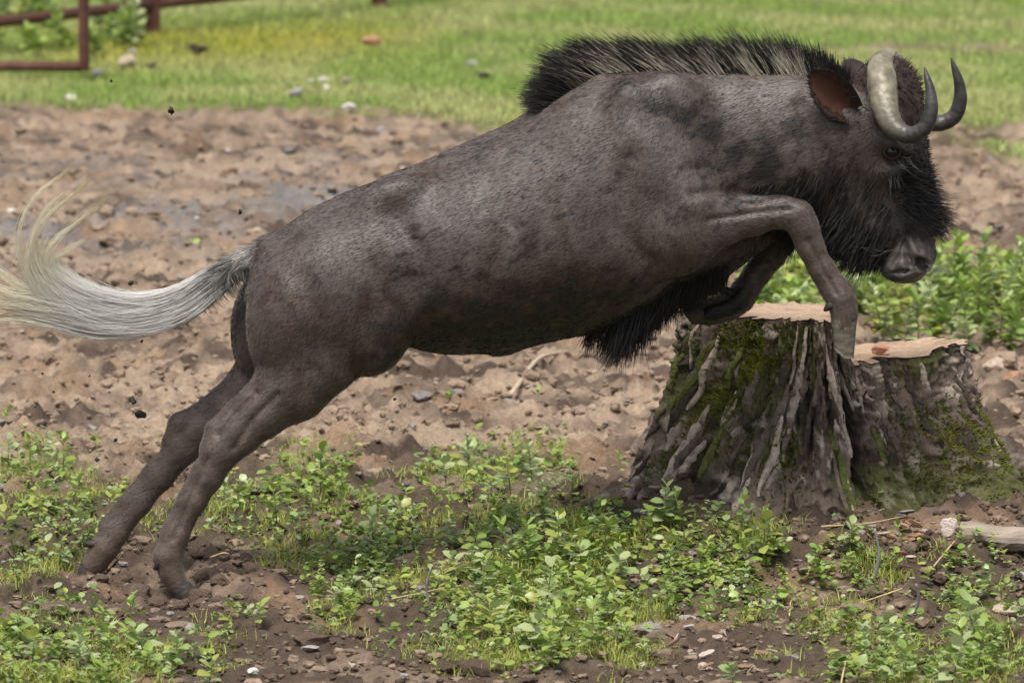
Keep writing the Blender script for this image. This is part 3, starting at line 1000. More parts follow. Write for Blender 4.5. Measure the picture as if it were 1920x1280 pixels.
# streaky mottling along the lie of the hair
q1 = fbm(BV[:, 0] * 9 + 2.0 * BV[:, 2], BV[:, 1] * 9, BV[:, 2] * 5, 4)
al = 0.92 * BV[:, 0] + 0.38 * BV[:, 2]; ac = -0.38 * BV[:, 0] + 0.92 * BV[:, 2]
q2 = fbm(al * 13, BV[:, 1] * 18, ac * 19 + 3, 3)
q3 = fbm(al * 24, BV[:, 1] * 60, ac * 66 + 8, 3)
BC = grey_c * (1.12 + 0.35 * q1 + 0.3 * q2)[:, None]
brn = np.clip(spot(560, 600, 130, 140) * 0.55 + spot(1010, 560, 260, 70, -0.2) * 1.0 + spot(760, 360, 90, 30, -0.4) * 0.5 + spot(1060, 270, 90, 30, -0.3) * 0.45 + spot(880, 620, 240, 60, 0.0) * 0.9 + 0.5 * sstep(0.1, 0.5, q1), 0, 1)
low = sstep(-6, 34, by_ - (500 - 0.03 * (bx_ - 850)) + 26 * q1 + 16 * q2) * sstep(790, 880, bx_) * (1 - sstep(1130, 1260, bx_))  # lower flank is browner, and the belly's shade is painted in too
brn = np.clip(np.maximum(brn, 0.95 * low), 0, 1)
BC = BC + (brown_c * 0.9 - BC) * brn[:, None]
drk_shade = np.clip(spot(1310, 225, 140, 30, 0.5) * 0.95 + spot(1420, 325, 100, 62, 0.5) * 1.0 + spot(1500, 260, 60, 70, 0.3) * 0.4 + spot(1560, 330, 50, 60) * 0.4 + spot(830, 540, 80, 60, 0.4) * 0.6 + spot(1270, 210, 50, 20, 0.3) * 0.5 + spot(790, 450, 70, 30, 0.4) * 0.35  # dark neck patches, plus painted shade for neck crease and flank hollow
              + spot(1090, 450, 22, 130, 0.1) * 0.25 + 0.95 * spot(900, 645, 240, 46, 0.0) + 0.75 * spot(1080, 560, 150, 46, -0.15) + 0.6 * spot(960, 575, 200, 40, -0.05), 0, 1)  # last three: underside shade painted into the belly coat
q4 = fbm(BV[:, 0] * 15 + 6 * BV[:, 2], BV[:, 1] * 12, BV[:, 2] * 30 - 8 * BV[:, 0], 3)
drk_shade = np.clip(drk_shade * (0.8 + 1.1 * q2) + 0.6 * sstep(0.05, 0.6, 0.7 * q2 + 0.8 * q3) * sstep(620, 760, bx_) + 0.25 * sstep(0.1, 0.6, q4 + 0.4 * q3), 0, 1)
BC = BC + (dark_c - BC) * drk_shade[:, None]
lowleg = np.clip(sstep(690, 780, by_) * (1 - sstep(600, 660, bx_)) + sstep(1380, 1450, bx_) * sstep(360, 400, by_) * (BV[:, 1] < -0.12) * (BV[:, 1] > -0.4) * (bx_ < 1640) * (np.abs(BV[:, 1] + 0.19) < 0.06), 0, 1)
BC = BC + (leg_c * (1 + 0.3 * q2)[:, None] - BC) * (0.85 * lowleg)[:, None]
# black: throat, brisket, face, far side of the front
bl = np.clip(1.1 * sstep(400, 450, by_) * sstep(1500, 1560, bx_) * (bx_ < 1690) * (BV[:, 1] > -0.15) + spot(1720, 380, 60, 85, 0.2) * 1.2 + spot(1690, 290, 34, 36) * 0.4
             + sstep(470, 520, by_ + 0.25 * (bx_ - 1330)) * sstep(1080, 1180, bx_) * (1 - sstep(1400, 1430, bx_)) * (BV[:, 1] > -0.135) * (BV[:, 1] < 0.115)
             + 0.9 * spot(1480, 390, 90, 60) * (BV[:, 1] > -0.14), 0, 1)
inner = sstep(1380, 1440, bx_) * (np.abs(BV[:, 1] - 0.15) < 0.06) * sstep(430, 445, by_) * (bx_ < 1500)
bl = bl * (1 - inner)
BC = BC + (blk - BC) * bl[:, None]
face = np.clip(sstep(1540, 1650, bx_) * 0.8 * sstep(150, 240, by_), 0, 1) * (1 - lowleg)
BC = BC + (np.array([0.028, 0.018, 0.0145]) - BC) * (face * (1 - bl))[:, None]
fore = np.clip(spot(1722, 270, 30, 60, 0.0) * 1.3, 0, 1) * (by_ > 200)
BC = BC + (np.array([0.014, 0.010, 0.009]) - BC) * fore[:, None]
crown = np.clip(spot(1670, 165, 60, 60) + spot(1618, 140, 34, 40), 0, 1)
BC = BC + (np.array([0.035, 0.019, 0.013]) - BC) * crown[:, None]
muz = np.clip(spot(1702, 488, 46, 44) * 1.3, 0, 1)
BC = BC + (np.array([0.07, 0.062, 0.058]) * (1 + 0.5 * q3 + 0.3 * q2)[:, None] - BC) * muz[:, None]
anus = np.clip(spot(468, 570, 26, 130) * sstep(-0.10, -0.05, BV[:, 1]) * (1 - sstep(0.04, 0.2, BV[:, 1])), 0, 1)
BC = BC + (np.array([0.03, 0.024, 0.021]) - BC) * anus[:, None]
tailr = sstep(490, 440, bx_) * (1 - sstep(0.035, 0.06, np.abs(BV[:, 1]))) * (by_ < 600 - 0.3 * (bx_ - 340))
BC = BC + (np.array([0.35, 0.33, 0.31]) - BC) * tailr[:, None]
mud = sstep(960, 1050, by_)
BC = BC + (np.array([0.10, 0.072, 0.055]) - BC) * (0.8 * mud)[:, None]
BC = np.clip(BC * (1 + 0.25 * q3)[:, None], 0.004, 1)

an_org = np.array([at(760, 0, 0)[0], 0.0, 0.0])
beast = empty('black_wildebeest', an_org)
tag(beast, 'dark brown black wildebeest with white tail leaping past the mossy stump', 'wildebeest')
M_coat = mat('short_coat', 0.5, attr='Col', noise_scale=120, noise_amt=0.35, bump=0.22, bump_scale=200, spec=0.5, sheen=0.2, stretch=(0.22, 1, 1), turn=math.radians(-22.4))
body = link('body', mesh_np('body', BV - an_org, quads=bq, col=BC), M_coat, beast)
M_hair = mat('hair', 0.5, attr='Col', spec=0.4)

# ---- short coat hairs
fa = np.linalg.norm(np.cross(BV[bq[:, 2]] - BV[bq[:, 0]], BV[bq[:, 3]] - BV[bq[:, 1]]), axis=1)
NH = 120000
fi = RNG.choice(len(bq), NH, p=fa / fa.sum())
u, v = RNG.uniform(0, 1, (2, NH, 1))
w4 = [(1 - u) * (1 - v), u * (1 - v), u * v, (1 - u) * v]
hp0 = sum(BV[bq[fi, k]] * w4[k] for k in range(4))
hn0 = sum(BN[bq[fi, k]] * w4[k] for k in range(4))
hf = sum(flow[bq[fi, k]] * w4[k] for k in range(4))
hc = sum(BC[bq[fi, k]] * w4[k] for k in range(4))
hx, hy = to_px(hp0)
L = 0.010 * RNG.uniform(0.6, 1.3, NH) * (1 - 0.5 * sstep(1600, 1680, hx)) * (1 - 0.55 * sstep(720, 800, hy))
keep = ~((np.hypot(hx - 1702, hy - 492) < 42) | (np.hypot(hx - 1673, hy - 286) < 27))
hd = hf + 0.10 * hn0 + RNG.normal(0, 0.10, hf.shape)
hd /= np.linalg.norm(hd, axis=1)[:, None]
t3 = np.array([-0.1, 0.5, 1.0])
HC = hp0[:, None, :] + hd[:, None, :] * (L[:, None] * t3)[..., None] + hn0[:, None, :] * (0.0012 * np.array([-0.3, 1.0, 0.9]))[None, :, None]
tone = RNG.uniform(0.8, 1.25, (NH, 1))
cc = np.repeat((hc * tone)[:, None, :], 3, 1)
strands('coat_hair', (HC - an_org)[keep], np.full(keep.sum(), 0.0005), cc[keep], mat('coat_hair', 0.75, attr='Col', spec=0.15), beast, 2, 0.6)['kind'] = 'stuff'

# ---- long hair
Mh = 9
tt = np.linspace(0, 1, Mh)


def long_hair(name, n, where, dirf, length, col0, col1, r=0.0012, droop=0.0, jit=0.14, clump=0.5, fl=0.15):
    w = np.asarray(where, float)
    idx = np.flatnonzero(w > 0.02)
    p = w[idx] / w[idx].sum()
    ii = RNG.choice(idx, n, p=p)
    P0 = BV[ii] + RNG.normal(0, 0.004, (n, 3)) - BN[ii] * 0.004
    D = np.array([dirf(bx_[k], by_[k], BV[k, 1]) for k in ii], float)
    D = D + fl * BN[ii]
    # clumps share a direction
    key = np.floor(P0 / 0.02).astype(int)
    hsh = (key[:, 0] * 73856093 ^ key[:, 1] * 19349663 ^ key[:, 2] * 83492791) % 997
    cj = np.random.default_rng(1).normal(0, 1, (997, 3))
    D = D + jit * (clump * cj[hsh] + (1 - clump) * RNG.normal(0, 1, (n, 3)))
    D /= np.linalg.norm(D, axis=1)[:, None]
    Ln = np.array([length(bx_[k], by_[k]) for k in ii]) * PX * RNG.uniform(0.55, 1.15, n) * (1 + 0.12 * cj[hsh][:, 0])
    C_ = P0[:, None, :] + D[:, None, :] * (Ln[:, None] * tt)[..., None]
    C_[..., 2] -= droop * (Ln[:, None] * tt ** 2)
    C_ += (Ln[:, None, None] * 0.10) * (tt ** 2)[None, :, None] * RNG.normal(0, 1, (n, 1, 3))
    k_ = RNG.uniform(0.6, 1.4, (n, 1, 1))
    cl = (np.asarray(col0) + (np.asarray(col1) - np.asarray(col0)) * tt[None, :, None]) * k_
    return strands(name, C_ - an_org, np.full(n, r), cl, M_hair, beast, 3, 0.8)


BK = np.array([0.009, 0.008, 0.008])
chestw = ((BN[:, 2] < 0.1) & (bx_ > 1100) & (bx_ < 1365) & (BV[:, 1] > -0.115) & (BV[:, 1] < 0.085) & (by_ > 440)) * 1.0 * (0.4 + sstep(1120, 1180, bx_))
long_hair('chest_fringe', 3600, chestw, lambda x, y, Y: (-0.45 + 0.1 * Y, 0, -1), lambda x, y: 30 + 44 * math.exp(-((x - 1190) / 55) ** 2) + 6 * math.exp(-((x - 1300) / 50) ** 2), BK, BK * 1.3, 0.0015, 0.15, 0.22)
beardw = ((BN[:, 2] < 0.0) & (bx_ > 1490) & (bx_ < 1672) & (by_ > 380) & (by_ < 490) & (BV[:, 1] > -0.13) & (BV[:, 1] < 0.12)) * 1.0
long_hair('beard', 3200, beardw, lambda x, y, Y: (-0.55, 0.1 * Y, -0.75), lambda x, y: 52 - 18 * sstep(1610, 1670, x), BK, BK * 1.3, 0.0014, 0.1, 0.25)
nosew = ((BN @ EX > 0.25) & (bx_ > 1680) & (by_ > 232) & (by_ < 432)) * 1.0 + 0.25 * ((bx_ > 1650) & (bx_ < 1745) & (by_ > 330) & (by_ < 415) & (BN[:, 1] < -0.2))
long_hair('nose_tuft', 3000, nosew, lambda x, y, Y: (0.75, -0.12, -0.38 + 0.8 * sstep(390, 320, y)), lambda x, y: 10 + 16 * sstep(300, 330, y) + 30 * math.exp(-((y - 400) / 36) ** 2), BK, BK * 1.2, 0.0012, 0.12, 0.42)
crw = np.clip(spot(1672, 165, 60, 62), 0, 1) * (by_ < 240) * (bx_ > 1598)
long_hair('crown_hair', 2600, crw, lambda x, y, Y: (0.35, 0.05, -0.5 + 1.0 * sstep(200, 130, y)), lambda x, y: 15, np.array([0.05, 0.026, 0.018]), np.array([0.035, 0.02, 0.015]), 0.0012, 0.1, 0.3)
# short dark scruff over the jaw and neck underside
scr = np.clip(spot(1480, 380, 110, 60) + spot(1560, 380, 80, 60), 0, 1) * (BN[:, 1] < 0.2) * (BV[:, 1] > -0.15)
long_hair('throat_hair', 2600, scr, lambda x, y, Y: (-0.5, 0, -0.8), lambda x, y: 26, np.array([0.02, 0.015, 0.013]), BK, 0.0012, 0.0, 0.2)

# mane: roots along the crest, lying back over the withers, upright by the ears
crest = catmull([(1012, 212), (1060, 178), (1110, 152), (1180, 138), (1260, 140), (1350, 144), (1450, 146), (1530, 150), (1588, 158)], 400)
n = 7000
sN = RNG.uniform(0, 1, n) ** 0.95
ci_ = (sN * 399).astype(int)
row = RNG.uniform(-1, 1, n)
base = at(crest[ci_, 0] + RNG.normal(0, 5, n), crest[ci_, 1], 0.0)
base[:, 1] = row * 0.058
_gi = np.round((base - LO) / H).astype(int)
_zt = DIM[2] - 1 - np.argmax(s_in[_gi[:, 0], _gi[:, 1], ::-1], axis=1)          # skin height under each root
base[:, 2] = LO[2] + H * _zt - 0.004
cln = np.floor(sN * 75).astype(int)
cjit = np.random.default_rng(8).normal(0, 1, (80, 2))
lean = np.interp(sN, [0, 0.15, 0.35, 0.6, 0.8, 0.92, 1], [66, 58, 50, 42, 26, 4, -8]) + 4 * cjit[cln, 0] + RNG.normal(0, 5, n)
Ln = np.interp(sN, [0, 0.1, 0.2, 0.4, 0.7, 0.85, 0.94, 1], [36, 62, 84, 98, 92, 72, 56, 26]) * (1 + 0.06 * cjit[cln, 1]) * RNG.uniform(0.72, 1.08, n) * (1 - 0.22 * np.abs(row)) * PX
la_ = np.radians(lean)
D = np.stack([-np.sin(la_), row * 0.10 + RNG.normal(0, 0.06, n), np.cos(la_)], -1)
C_ = base[:, None, :] + D[:, None, :] * (Ln[:, None] * tt)[..., None]
C_[..., 0] -= (Ln * np.interp(sN, [0, 0.2, 1], [0.22, 0.18, 0.05]))[:, None] * tt ** 2
C_[..., 2] -= (Ln * np.interp(sN, [0, 0.2, 1], [0.30, 0.10, 0.0]))[:, None] * tt ** 2
C_ += (Ln[:, None, None] * 0.05) * (tt ** 2)[None, :, None] * RNG.normal(0, 1, (n, 1, 3))
pale_on = sstep(0.16, 0.30, sN) * (1 - sstep(0.84, 0.92, sN)) * (RNG.uniform(0, 1, n) < np.where(np.abs(row) > 0.3, 0.9, 0.3) * np.where(cjit[cln, 1] > -0.3, 1.0, 0.25))
PALE = np.array([0.52, 0.47, 0.38])
reach = RNG.uniform(0.45, 0.85, n)
wp = pale_on[:, None] * (1 - sstep(-0.10, 0.15, tt[None, :] - reach[:, None]))
cl = BK * 1.2 + (PALE * RNG.uniform(0.6, 1.1, (n, 1, 1)) - BK * 1.2) * wp[..., None]
o = strands('mane', C_ - an_org, np.full(n, 0.0011), cl, M_hair, beast, 3, 0.75)
o['label'] = 'stiff mane, black at the tips and creamy white below'

# ---- tail hair: follows the swing of the tail, the end flicking up
up_c = np.array([(452, 495), (400, 528), (345, 566), (275, 588), (195, 582), (125, 552), (82, 512), (72, 468), (100, 412), (150, 372), (182, 345)], float)
lo_c = np.array([(452, 495), (400, 528), (345, 566), (275, 590), (200, 596), (130, 586), (60, 572), (0, 560), (-45, 552), (-80, 548), (-110, 545)], float)
wid = np.array([20, 26, 32, 36, 36, 32, 30, 30, 34, 32, 30], float)


def resample(P, n):
    return catmull(P, n)


Mt = 22
n = 8500
q_ = RNG.uniform(0, 1, n)                        # which branch
up_b = q_ < 0.68
start = np.where(RNG.uniform(0, 1, n) < 0.75, RNG.uniform(0, 0.30, n), RNG.uniform(0.0, 0.55, n))
ln = np.clip(RNG.uniform(0.28, 0.75, n), 0, 1)
endp = np.minimum(start + ln, np.where(up_b, RNG.choice([0.48, 0.52, 0.55, 0.58, 0.61, 0.64, 0.67, 0.7, 1.0], n), RNG.choice([0.5, 0.58, 0.66, 0.8, 0.95], n)))
UC, LC, WI = resample(up_c, 400), resample(lo_c, 400), resample(wid[:, None], 400)[:, 0]
sp_ = start[:, None] + (endp - start)[:, None] * np.linspace(0, 1, Mt)[None, :]
wend = np.array([1.0, 0.86, 0.97, 0.74, 1.0, 0.82, 0.93, 0.7, 0.99, 0.88, 0.78, 0.95, 0.84, 0.9])
lane = np.clip(RNG.normal(0, 0.55, n), -1, 1)
wispy = np.clip(np.floor((lane + 1) * 3), 0, 5).astype(int)
endp = np.where(endp > 0.72, np.minimum(endp + 0.12, wend[wispy] + RNG.normal(0, 0.015, n)), endp)
sp_ = np.clip(start[:, None] + (endp - start)[:, None] * np.linspace(0, 1, Mt)[None, :], 0, 1)
ix = np.clip((sp_ * 399).astype(int), 0, 399)
ctr = np.where(up_b[:, None, None], UC[ix], LC[ix])
Gt = np.where(up_b[:, None, None], np.gradient(UC, axis=0)[ix], np.gradient(LC, axis=0)[ix])
Gt /= np.linalg.norm(Gt, axis=2)[..., None] + 1e-9
Nr = np.stack([-Gt[..., 1], Gt[..., 0]], -1)
wj = np.random.default_rng(4).normal(0, 1, (14, 2))
grow = sstep(0.60, 1.0, sp_)
offp = lane[:, None] * WI[ix] * (1 - 0.15 * grow) + grow * (wj[wispy, 0] * 24)[:, None] + grow * RNG.normal(0, 5, n)[:, None]
# strands in a wisp draw together at the end
tipw = sstep(0.60, 0.84, sp_)
offp = offp * (1 - 0.95 * tipw) + 0.95 * tipw * (((wispy / 3.0 - 1 + 1 / 6) * 66)[:, None] + 10 * wj[wispy, 1][:, None] + RNG.normal(0, 3.0, n)[:, None] * (1.3 - tipw))
offp = offp + 7 * noise(sp_ * 7 + RNG.uniform(0, 90, n)[:, None], lane[:, None] * 3, 0.0) + sstep(0.1, 0.5, sp_) * (1 - 0.8 * tipw) * RNG.normal(0, 7, n)[:, None] * np.linspace(0, 1, Mt)[None, :] ** 2
p2 = ctr + Nr * offp[..., None]
Yt = (RNG.normal(0, 0.018, n)[:, None] + 0.03 * wj[wispy, 1][:, None] * grow) * np.minimum(1, sp_ * 4 + 0.3)
C_ = at(p2[..., 0], p2[..., 1], 0.0)
C_[..., 1] += Yt
gry = np.array([0.40, 0.385, 0.37]); wht = np.array([0.96, 0.95, 0.92]); crm = np.array([0.94, 0.89, 0.73]); ylw = np.array([0.55, 0.43, 0.17])
cl = gry + (wht - gry) * sstep(0.02, 0.17, sp_)[..., None]
cl = cl + (crm - cl) * sstep(0.45, 0.72, sp_)[..., None]
cl = cl + (ylw - cl) * (0.8 * sstep(0.78, 1.0, sp_) * up_b[:, None])[..., None]
cl = np.clip(cl * RNG.uniform(0.85, 1.05, (n, 1, 1)), 0, 0.97)
M_tail = mat('tail_hair', 0.4, attr='Col', spec=0.5, translucent=0.45)
o = strands('tail_hair', C_ - an_org, np.full(n, 0.0007), cl, M_tail, beast, 3, 0.6)
o['label'] = 'long white tail hair with yellowish flicked up ends'
# dense inner hair of the tail
sc_ = np.linspace(0.02, 0.58, 60)
k_ = (sc_ * 399).astype(int)
mid_ = 0.6 * UC[k_] + 0.4 * LC[k_]
path = at(mid_[:, 0], mid_[:, 1], 0.0)
rad_ = WI[k_] * PX * 0.72 * sstep(0.62, 0.36, sc_) * sstep(-0.08, 0.12, sc_) + 0.002
V, q, tr = tube(path, rad_, 40, flat=0.6)
fz = fbm(V[:, 0] * 14, V[:, 1] * 120, V[:, 2] * 120, 3)
V = V + 0.006 * fz[:, None] * np.array([0, 0.6, 1])
sv_ = np.append(np.repeat(sc_, 40), [0, 0.58])
cl = gry * 0.9 + (wht - gry * 0.9) * sstep(0.02, 0.17, sv_)[:, None]
cl = cl + (crm - cl) * sstep(0.42, 0.66, sv_)[:, None]
cl = np.clip(cl * (0.95 + 0.25 * fz)[:, None], 0.05, 0.95)
link('tail_core', mesh_np('tail_core', V - an_org, quads=q, tris=tr, col=cl), M_tail, beast)
# short grey-white hair fringing the dock
n = 2200
s0 = RNG.uniform(0, 1, n)
d0 = np.stack([np.interp(s0, [0, 0.35, 0.7, 1], [492, 440, 385, 330]), np.interp(s0, [0, 0.35, 0.7, 1], [468, 494, 532, 566])], -1)
thh = RNG.uniform(0, 2 * np.pi, n)
rd = np.interp(s0, [0, 1], [0.026, 0.02])
B0 = at(d0[:, 0], d0[:, 1], 0.0) + np.stack([np.zeros(n), np.cos(thh) * rd, np.sin(thh) * rd], -1)
Dr = np.stack([-0.75 + 0.75 * np.clip(-np.sin(thh), 0, 1), 0.3 * np.cos(thh), -0.45 - 0.5 * np.clip(-np.sin(thh), 0, 1) + 0.2 * np.clip(np.sin(thh), 0, 1)], -1) + RNG.normal(0, 0.13, (n, 3))
Ld = RNG.uniform(0.03, 0.075, n)
C_ = B0[:, None, :] + Dr[:, None, :] * (Ld[:, None] * tt)[..., None]
C_[..., 0] += (Ld * 0.35)[:, None] * tt ** 3 * (np.sin(thh) < -0.3)[:, None]
gcol = np.where(RNG.uniform(0, 1, (n, 1)) < 0.62, np.array([0.55, 0.53, 0.50]), np.array([0.10, 0.095, 0.09])) * RNG.uniform(0.7, 1.2, (n, 1))
strands('dock_hair', C_ - an_org, np.full(n, 0.0012), np.repeat(gcol[:, None, :], Mh, 1), M_tail, beast, 3, 0.7)

# whiskers and pale wisps below the eye
n = 46
wp_ = [(1672, 322, 8, 45, 0.05)] * 9 + [(1690, 300, 30, 30, 0.6)] * 6 + [(1745, 500, 45, 15, 0.9)] * 8 + [(1655, 470, -60, -12, -0.8)] * 4 + [(1688, 235, -28, -45, -.4)] * 8
C_ = []
for x0, y0, ddx, ddy, bend in wp_:
    x0 += random.gauss(0, 10); y0 += random.gauss(0, 6)
    k = random.uniform(0.5, 1.1)
    off_ = -0.10 if y0 < 400 else -0.075
    p0 = hn(x0, y0, off_); p1 = hn(x0 + ddx * k + random.gauss(0, 8), y0 + ddy * k + random.gauss(0, 8), off_ - 0.02)
    C_.append(p0 + (p1 - p0) * tt[:, None] + np.array([0, -0.008, -0.006])[None] * np.sin(np.pi * tt)[:, None])
C_ = np.array(C_)
strands('whiskers', C_ - an_org, np.full(len(C_), 0.0006), np.full((len(C_), Mh, 3), 0.2), M_hair, beast, 3, 0.6)['kind'] = 'stuff'

# ---- eyes
M_eye = mat('eye', 0.12, color=(0.006, 0.004, 0.004), spec=0.45)
M_lid = mat('eyelid', 0.55, color=(0.036, 0.015, 0.011), noise_scale=60, noise_amt=0.3)
for far in (0, 1):
    c0 = hn(1673, 285, -0.098)
    if far: c0 = mirror(c0)
    V, Fc = ICO[3]
    e = link('eye', mesh_np('eye', V * 0.024, tris=Fc), M_eye, beast, loc=tuple(c0 - an_org))
    nd = (-EY if not far else EY) + 0.25 * EX
    nd /= np.linalg.norm(nd)
    a1 = np.cross(nd, EZ); a1 /= np.linalg.norm(a1)
    a2 = np.cross(a1, nd)
    ang_ = np.linspace(0, 2 * np.pi, 41)
    path = nd * 0.0135 + a1 * (0.0235 * np.cos(ang_))[:, None] + a2 * (0.0185 * np.sin(ang_))[:, None]
    V, q, tr = tube(path, 0.005, 10, cap=False)
    link('eyelid', mesh_np('eyelid', V, quads=q), M_lid, e)

# ---- horns
M_horn = mat('horn', 0.42, attr='Col', noise_scale=35, noise_amt=0.3, bump=0.3, bump_scale=70, spec=0.5)
hpts = [(1662, 112, -0.015, 15), (1652, 118, -0.055, 22), (1653, 148, -0.105, 27.5), (1657, 185, -0.140, 27), (1664, 216, -0.170, 23.5), (1681, 243, -0.195, 19), (1708, 253, -0.212, 15.5), (1733, 240, -0.218, 14.5), (1745, 210, -0.215, 13.2), (1745, 176, -0.208, 10), (1738, 146, -0.200, 6), (1733, 126, -0.195, 1.5)]
hh = np.array([np.append(hn(a, b, o_), r_ * PX) for a, b, o_, r_ in hpts])
for far in (0, 1):
    cur = catmull(hh, 120)
    V, q, tr = tube(cur[:, :3], np.maximum(cur[:, 3], 0.001), 28)
    sv = np.append(np.repeat(np.linspace(0, 1, 120), 28), [0, 1])
    ring_ = np.sin(sv * 150 + 2 * noise(V[:, 0] * 30, V[:, 1] * 30, V[:, 2] * 30)) * 0.0006 * (1 - sstep(0.55, 0.8, sv))
    ctr_ = np.vstack([np.repeat(cur[:, :3], 28, 0), cur[:1, :3], cur[-1:, :3]])
    nn = V - ctr_; nn /= np.linalg.norm(nn, axis=1)[:, None] + 1e-9
    V = V + nn * (ring_ + 0.0022 * fbm(V[:, 0] * 45, V[:, 1] * 45, V[:, 2] * 45, 3) * (1 - sstep(0.3, 0.6, sv)))[:, None]
    lightc = np.array([0.20, 0.178, 0.125]); darkc = np.array([0.045, 0.042, 0.040])
    stn = fbm(V[:, 0] * 25, V[:, 1] * 25, V[:, 2] * 25, 3)
    cl = lightc + (darkc - lightc) * sstep(0.28, 0.58, sv + 0.06 * stn)[:, None]
    cl = cl * np.clip(1 + 0.55 * stn + 0.25 * noise(V[:, 0] * 90, V[:, 1] * 90, V[:, 2] * 40), 0.3, 1.6)[:, None]
    if far:
        V = mirror(V); q = q[:, ::-1]; tr = tr[:, ::-1]
    link('horn', mesh_np('horn', V - an_org, quads=q, tris=tr, col=np.clip(cl, 0.02, 1)), M_horn, beast)

# ---- ears: cupped shells
M_ear = mat('ear_skin', 0.6, attr='Col', noise_scale=70, noise_amt=0.3, spec=0.3, sheen=0.2)
for far in (0, 1):
    b0 = hn(1601, 214, -0.125); tip = hn(1512, 143, -0.235)
    ax_ = tip - b0; Lr = np.linalg.norm(ax_); ax_ /= Lr
    face_n = np.array([0.30, -0.92, -0.10]); face_n -= (face_n @ ax_) * ax_; face_n /= np.linalg.norm(face_n)
    sd_ = np.cross(ax_, face_n)
    U, Wd = np.meshgrid(np.linspace(0, 1, 26), np.linspace(-1, 1, 21), indexing='ij')
    prof = np.interp(U, [0, 0.15, 0.35, 0.55, 0.75, 0.9, 1], [22, 30, 36.5, 37, 30, 17, 1.5]) * PX
    cupd = np.interp(U, [0, 0.3, 0.7, 1], [20, 24, 14, 0]) * PX
    skew = np.interp(U, [0, 0.5, 1], [0, 3, 10]) * PX
    inn = b0 + ax_ * (U * Lr)[..., None] + sd_ * (Wd * prof + skew)[..., None] + face_n * (cupd * (Wd ** 2 - 0.55))[..., None]
    th_ = 0.0045 * (1 - 0.6 * np.abs(Wd) ** 3)
    out = inn - face_n * th_[..., None] - face_n * (0.3 * cupd * (1 - Wd ** 2))[..., None]
    inn = inn.reshape(-1, 3); out = out.reshape(-1, 3)
    i, j = np.meshgrid(np.arange(25), np.arange(20), indexing='ij')
    a = i * 21 + j
    qi = np.stack([a, a + 1, a + 22, a + 21], -1).reshape(-1, 4)
    n0 = len(inn)
    qo = qi[:, ::-1] + n0
    rimq = []
    for k in range(25):
        rimq += [[k * 21, (k + 1) * 21, (k + 1) * 21 + n0, k * 21 + n0], [k * 21 + 20 + n0, (k + 1) * 21 + 20 + n0, (k + 1) * 21 + 20, k * 21 + 20]]
    V = np.vstack([inn, out])
    edge = np.clip(np.maximum(np.abs(Wd) ** 4, U ** 6), 0, 1).ravel()
    ci_in = np.array([0.075, 0.030, 0.018]) + (np.array([0.010, 0.007, 0.006]) - np.array([0.075, 0.030, 0.018])) * sstep(0.25, 0.95, edge)[:, None]
    co = np.tile(np.array([0.024, 0.016, 0.013]), (n0, 1))
    q = np.vstack([qi, qo, np.array(rimq)])
    if far:
        V = mirror(V); q = q[:, ::-1]
    ear = link('ear', mesh_np('ear', V - an_org, quads=q, col=np.vstack([ci_in, co])), M_ear, beast)
    # hairs inside and along the rim
    m_ = 700
    uu = RNG.uniform(0.02, 0.98, m_); ww = RNG.choice([-1, 1], m_) * RNG.uniform(0.55, 1.0, m_)
    k1 = np.clip((uu * 25).astype(int), 0, 25) * 21 + np.clip(((ww + 1) * 10).astype(int), 0, 20)
    p0 = V[k1]
    dd = (ax_ if not far else mirror(HO + ax_) - HO) * 0.8 + RNG.normal(0, 0.3, (m_, 3))
    C_ = p0[:, None, :] + dd[:, None, :] * (RNG.uniform(0.008, 0.022, m_)[:, None] * np.linspace(0, 1, 4))[..., None]
    strands('ear_hair', C_ - an_org, np.full(m_, 0.0009), np.full((m_, 4, 3), 0.022), M_hair, ear, 3, 0.7)

# ---- hooves (two toes each) and dew claws
M_hoof = mat('hoof_horn', 0.5, attr='Col', noise_scale=30, noise_amt=0.35, bump=0.4, bump_scale=70, spec=0.4)


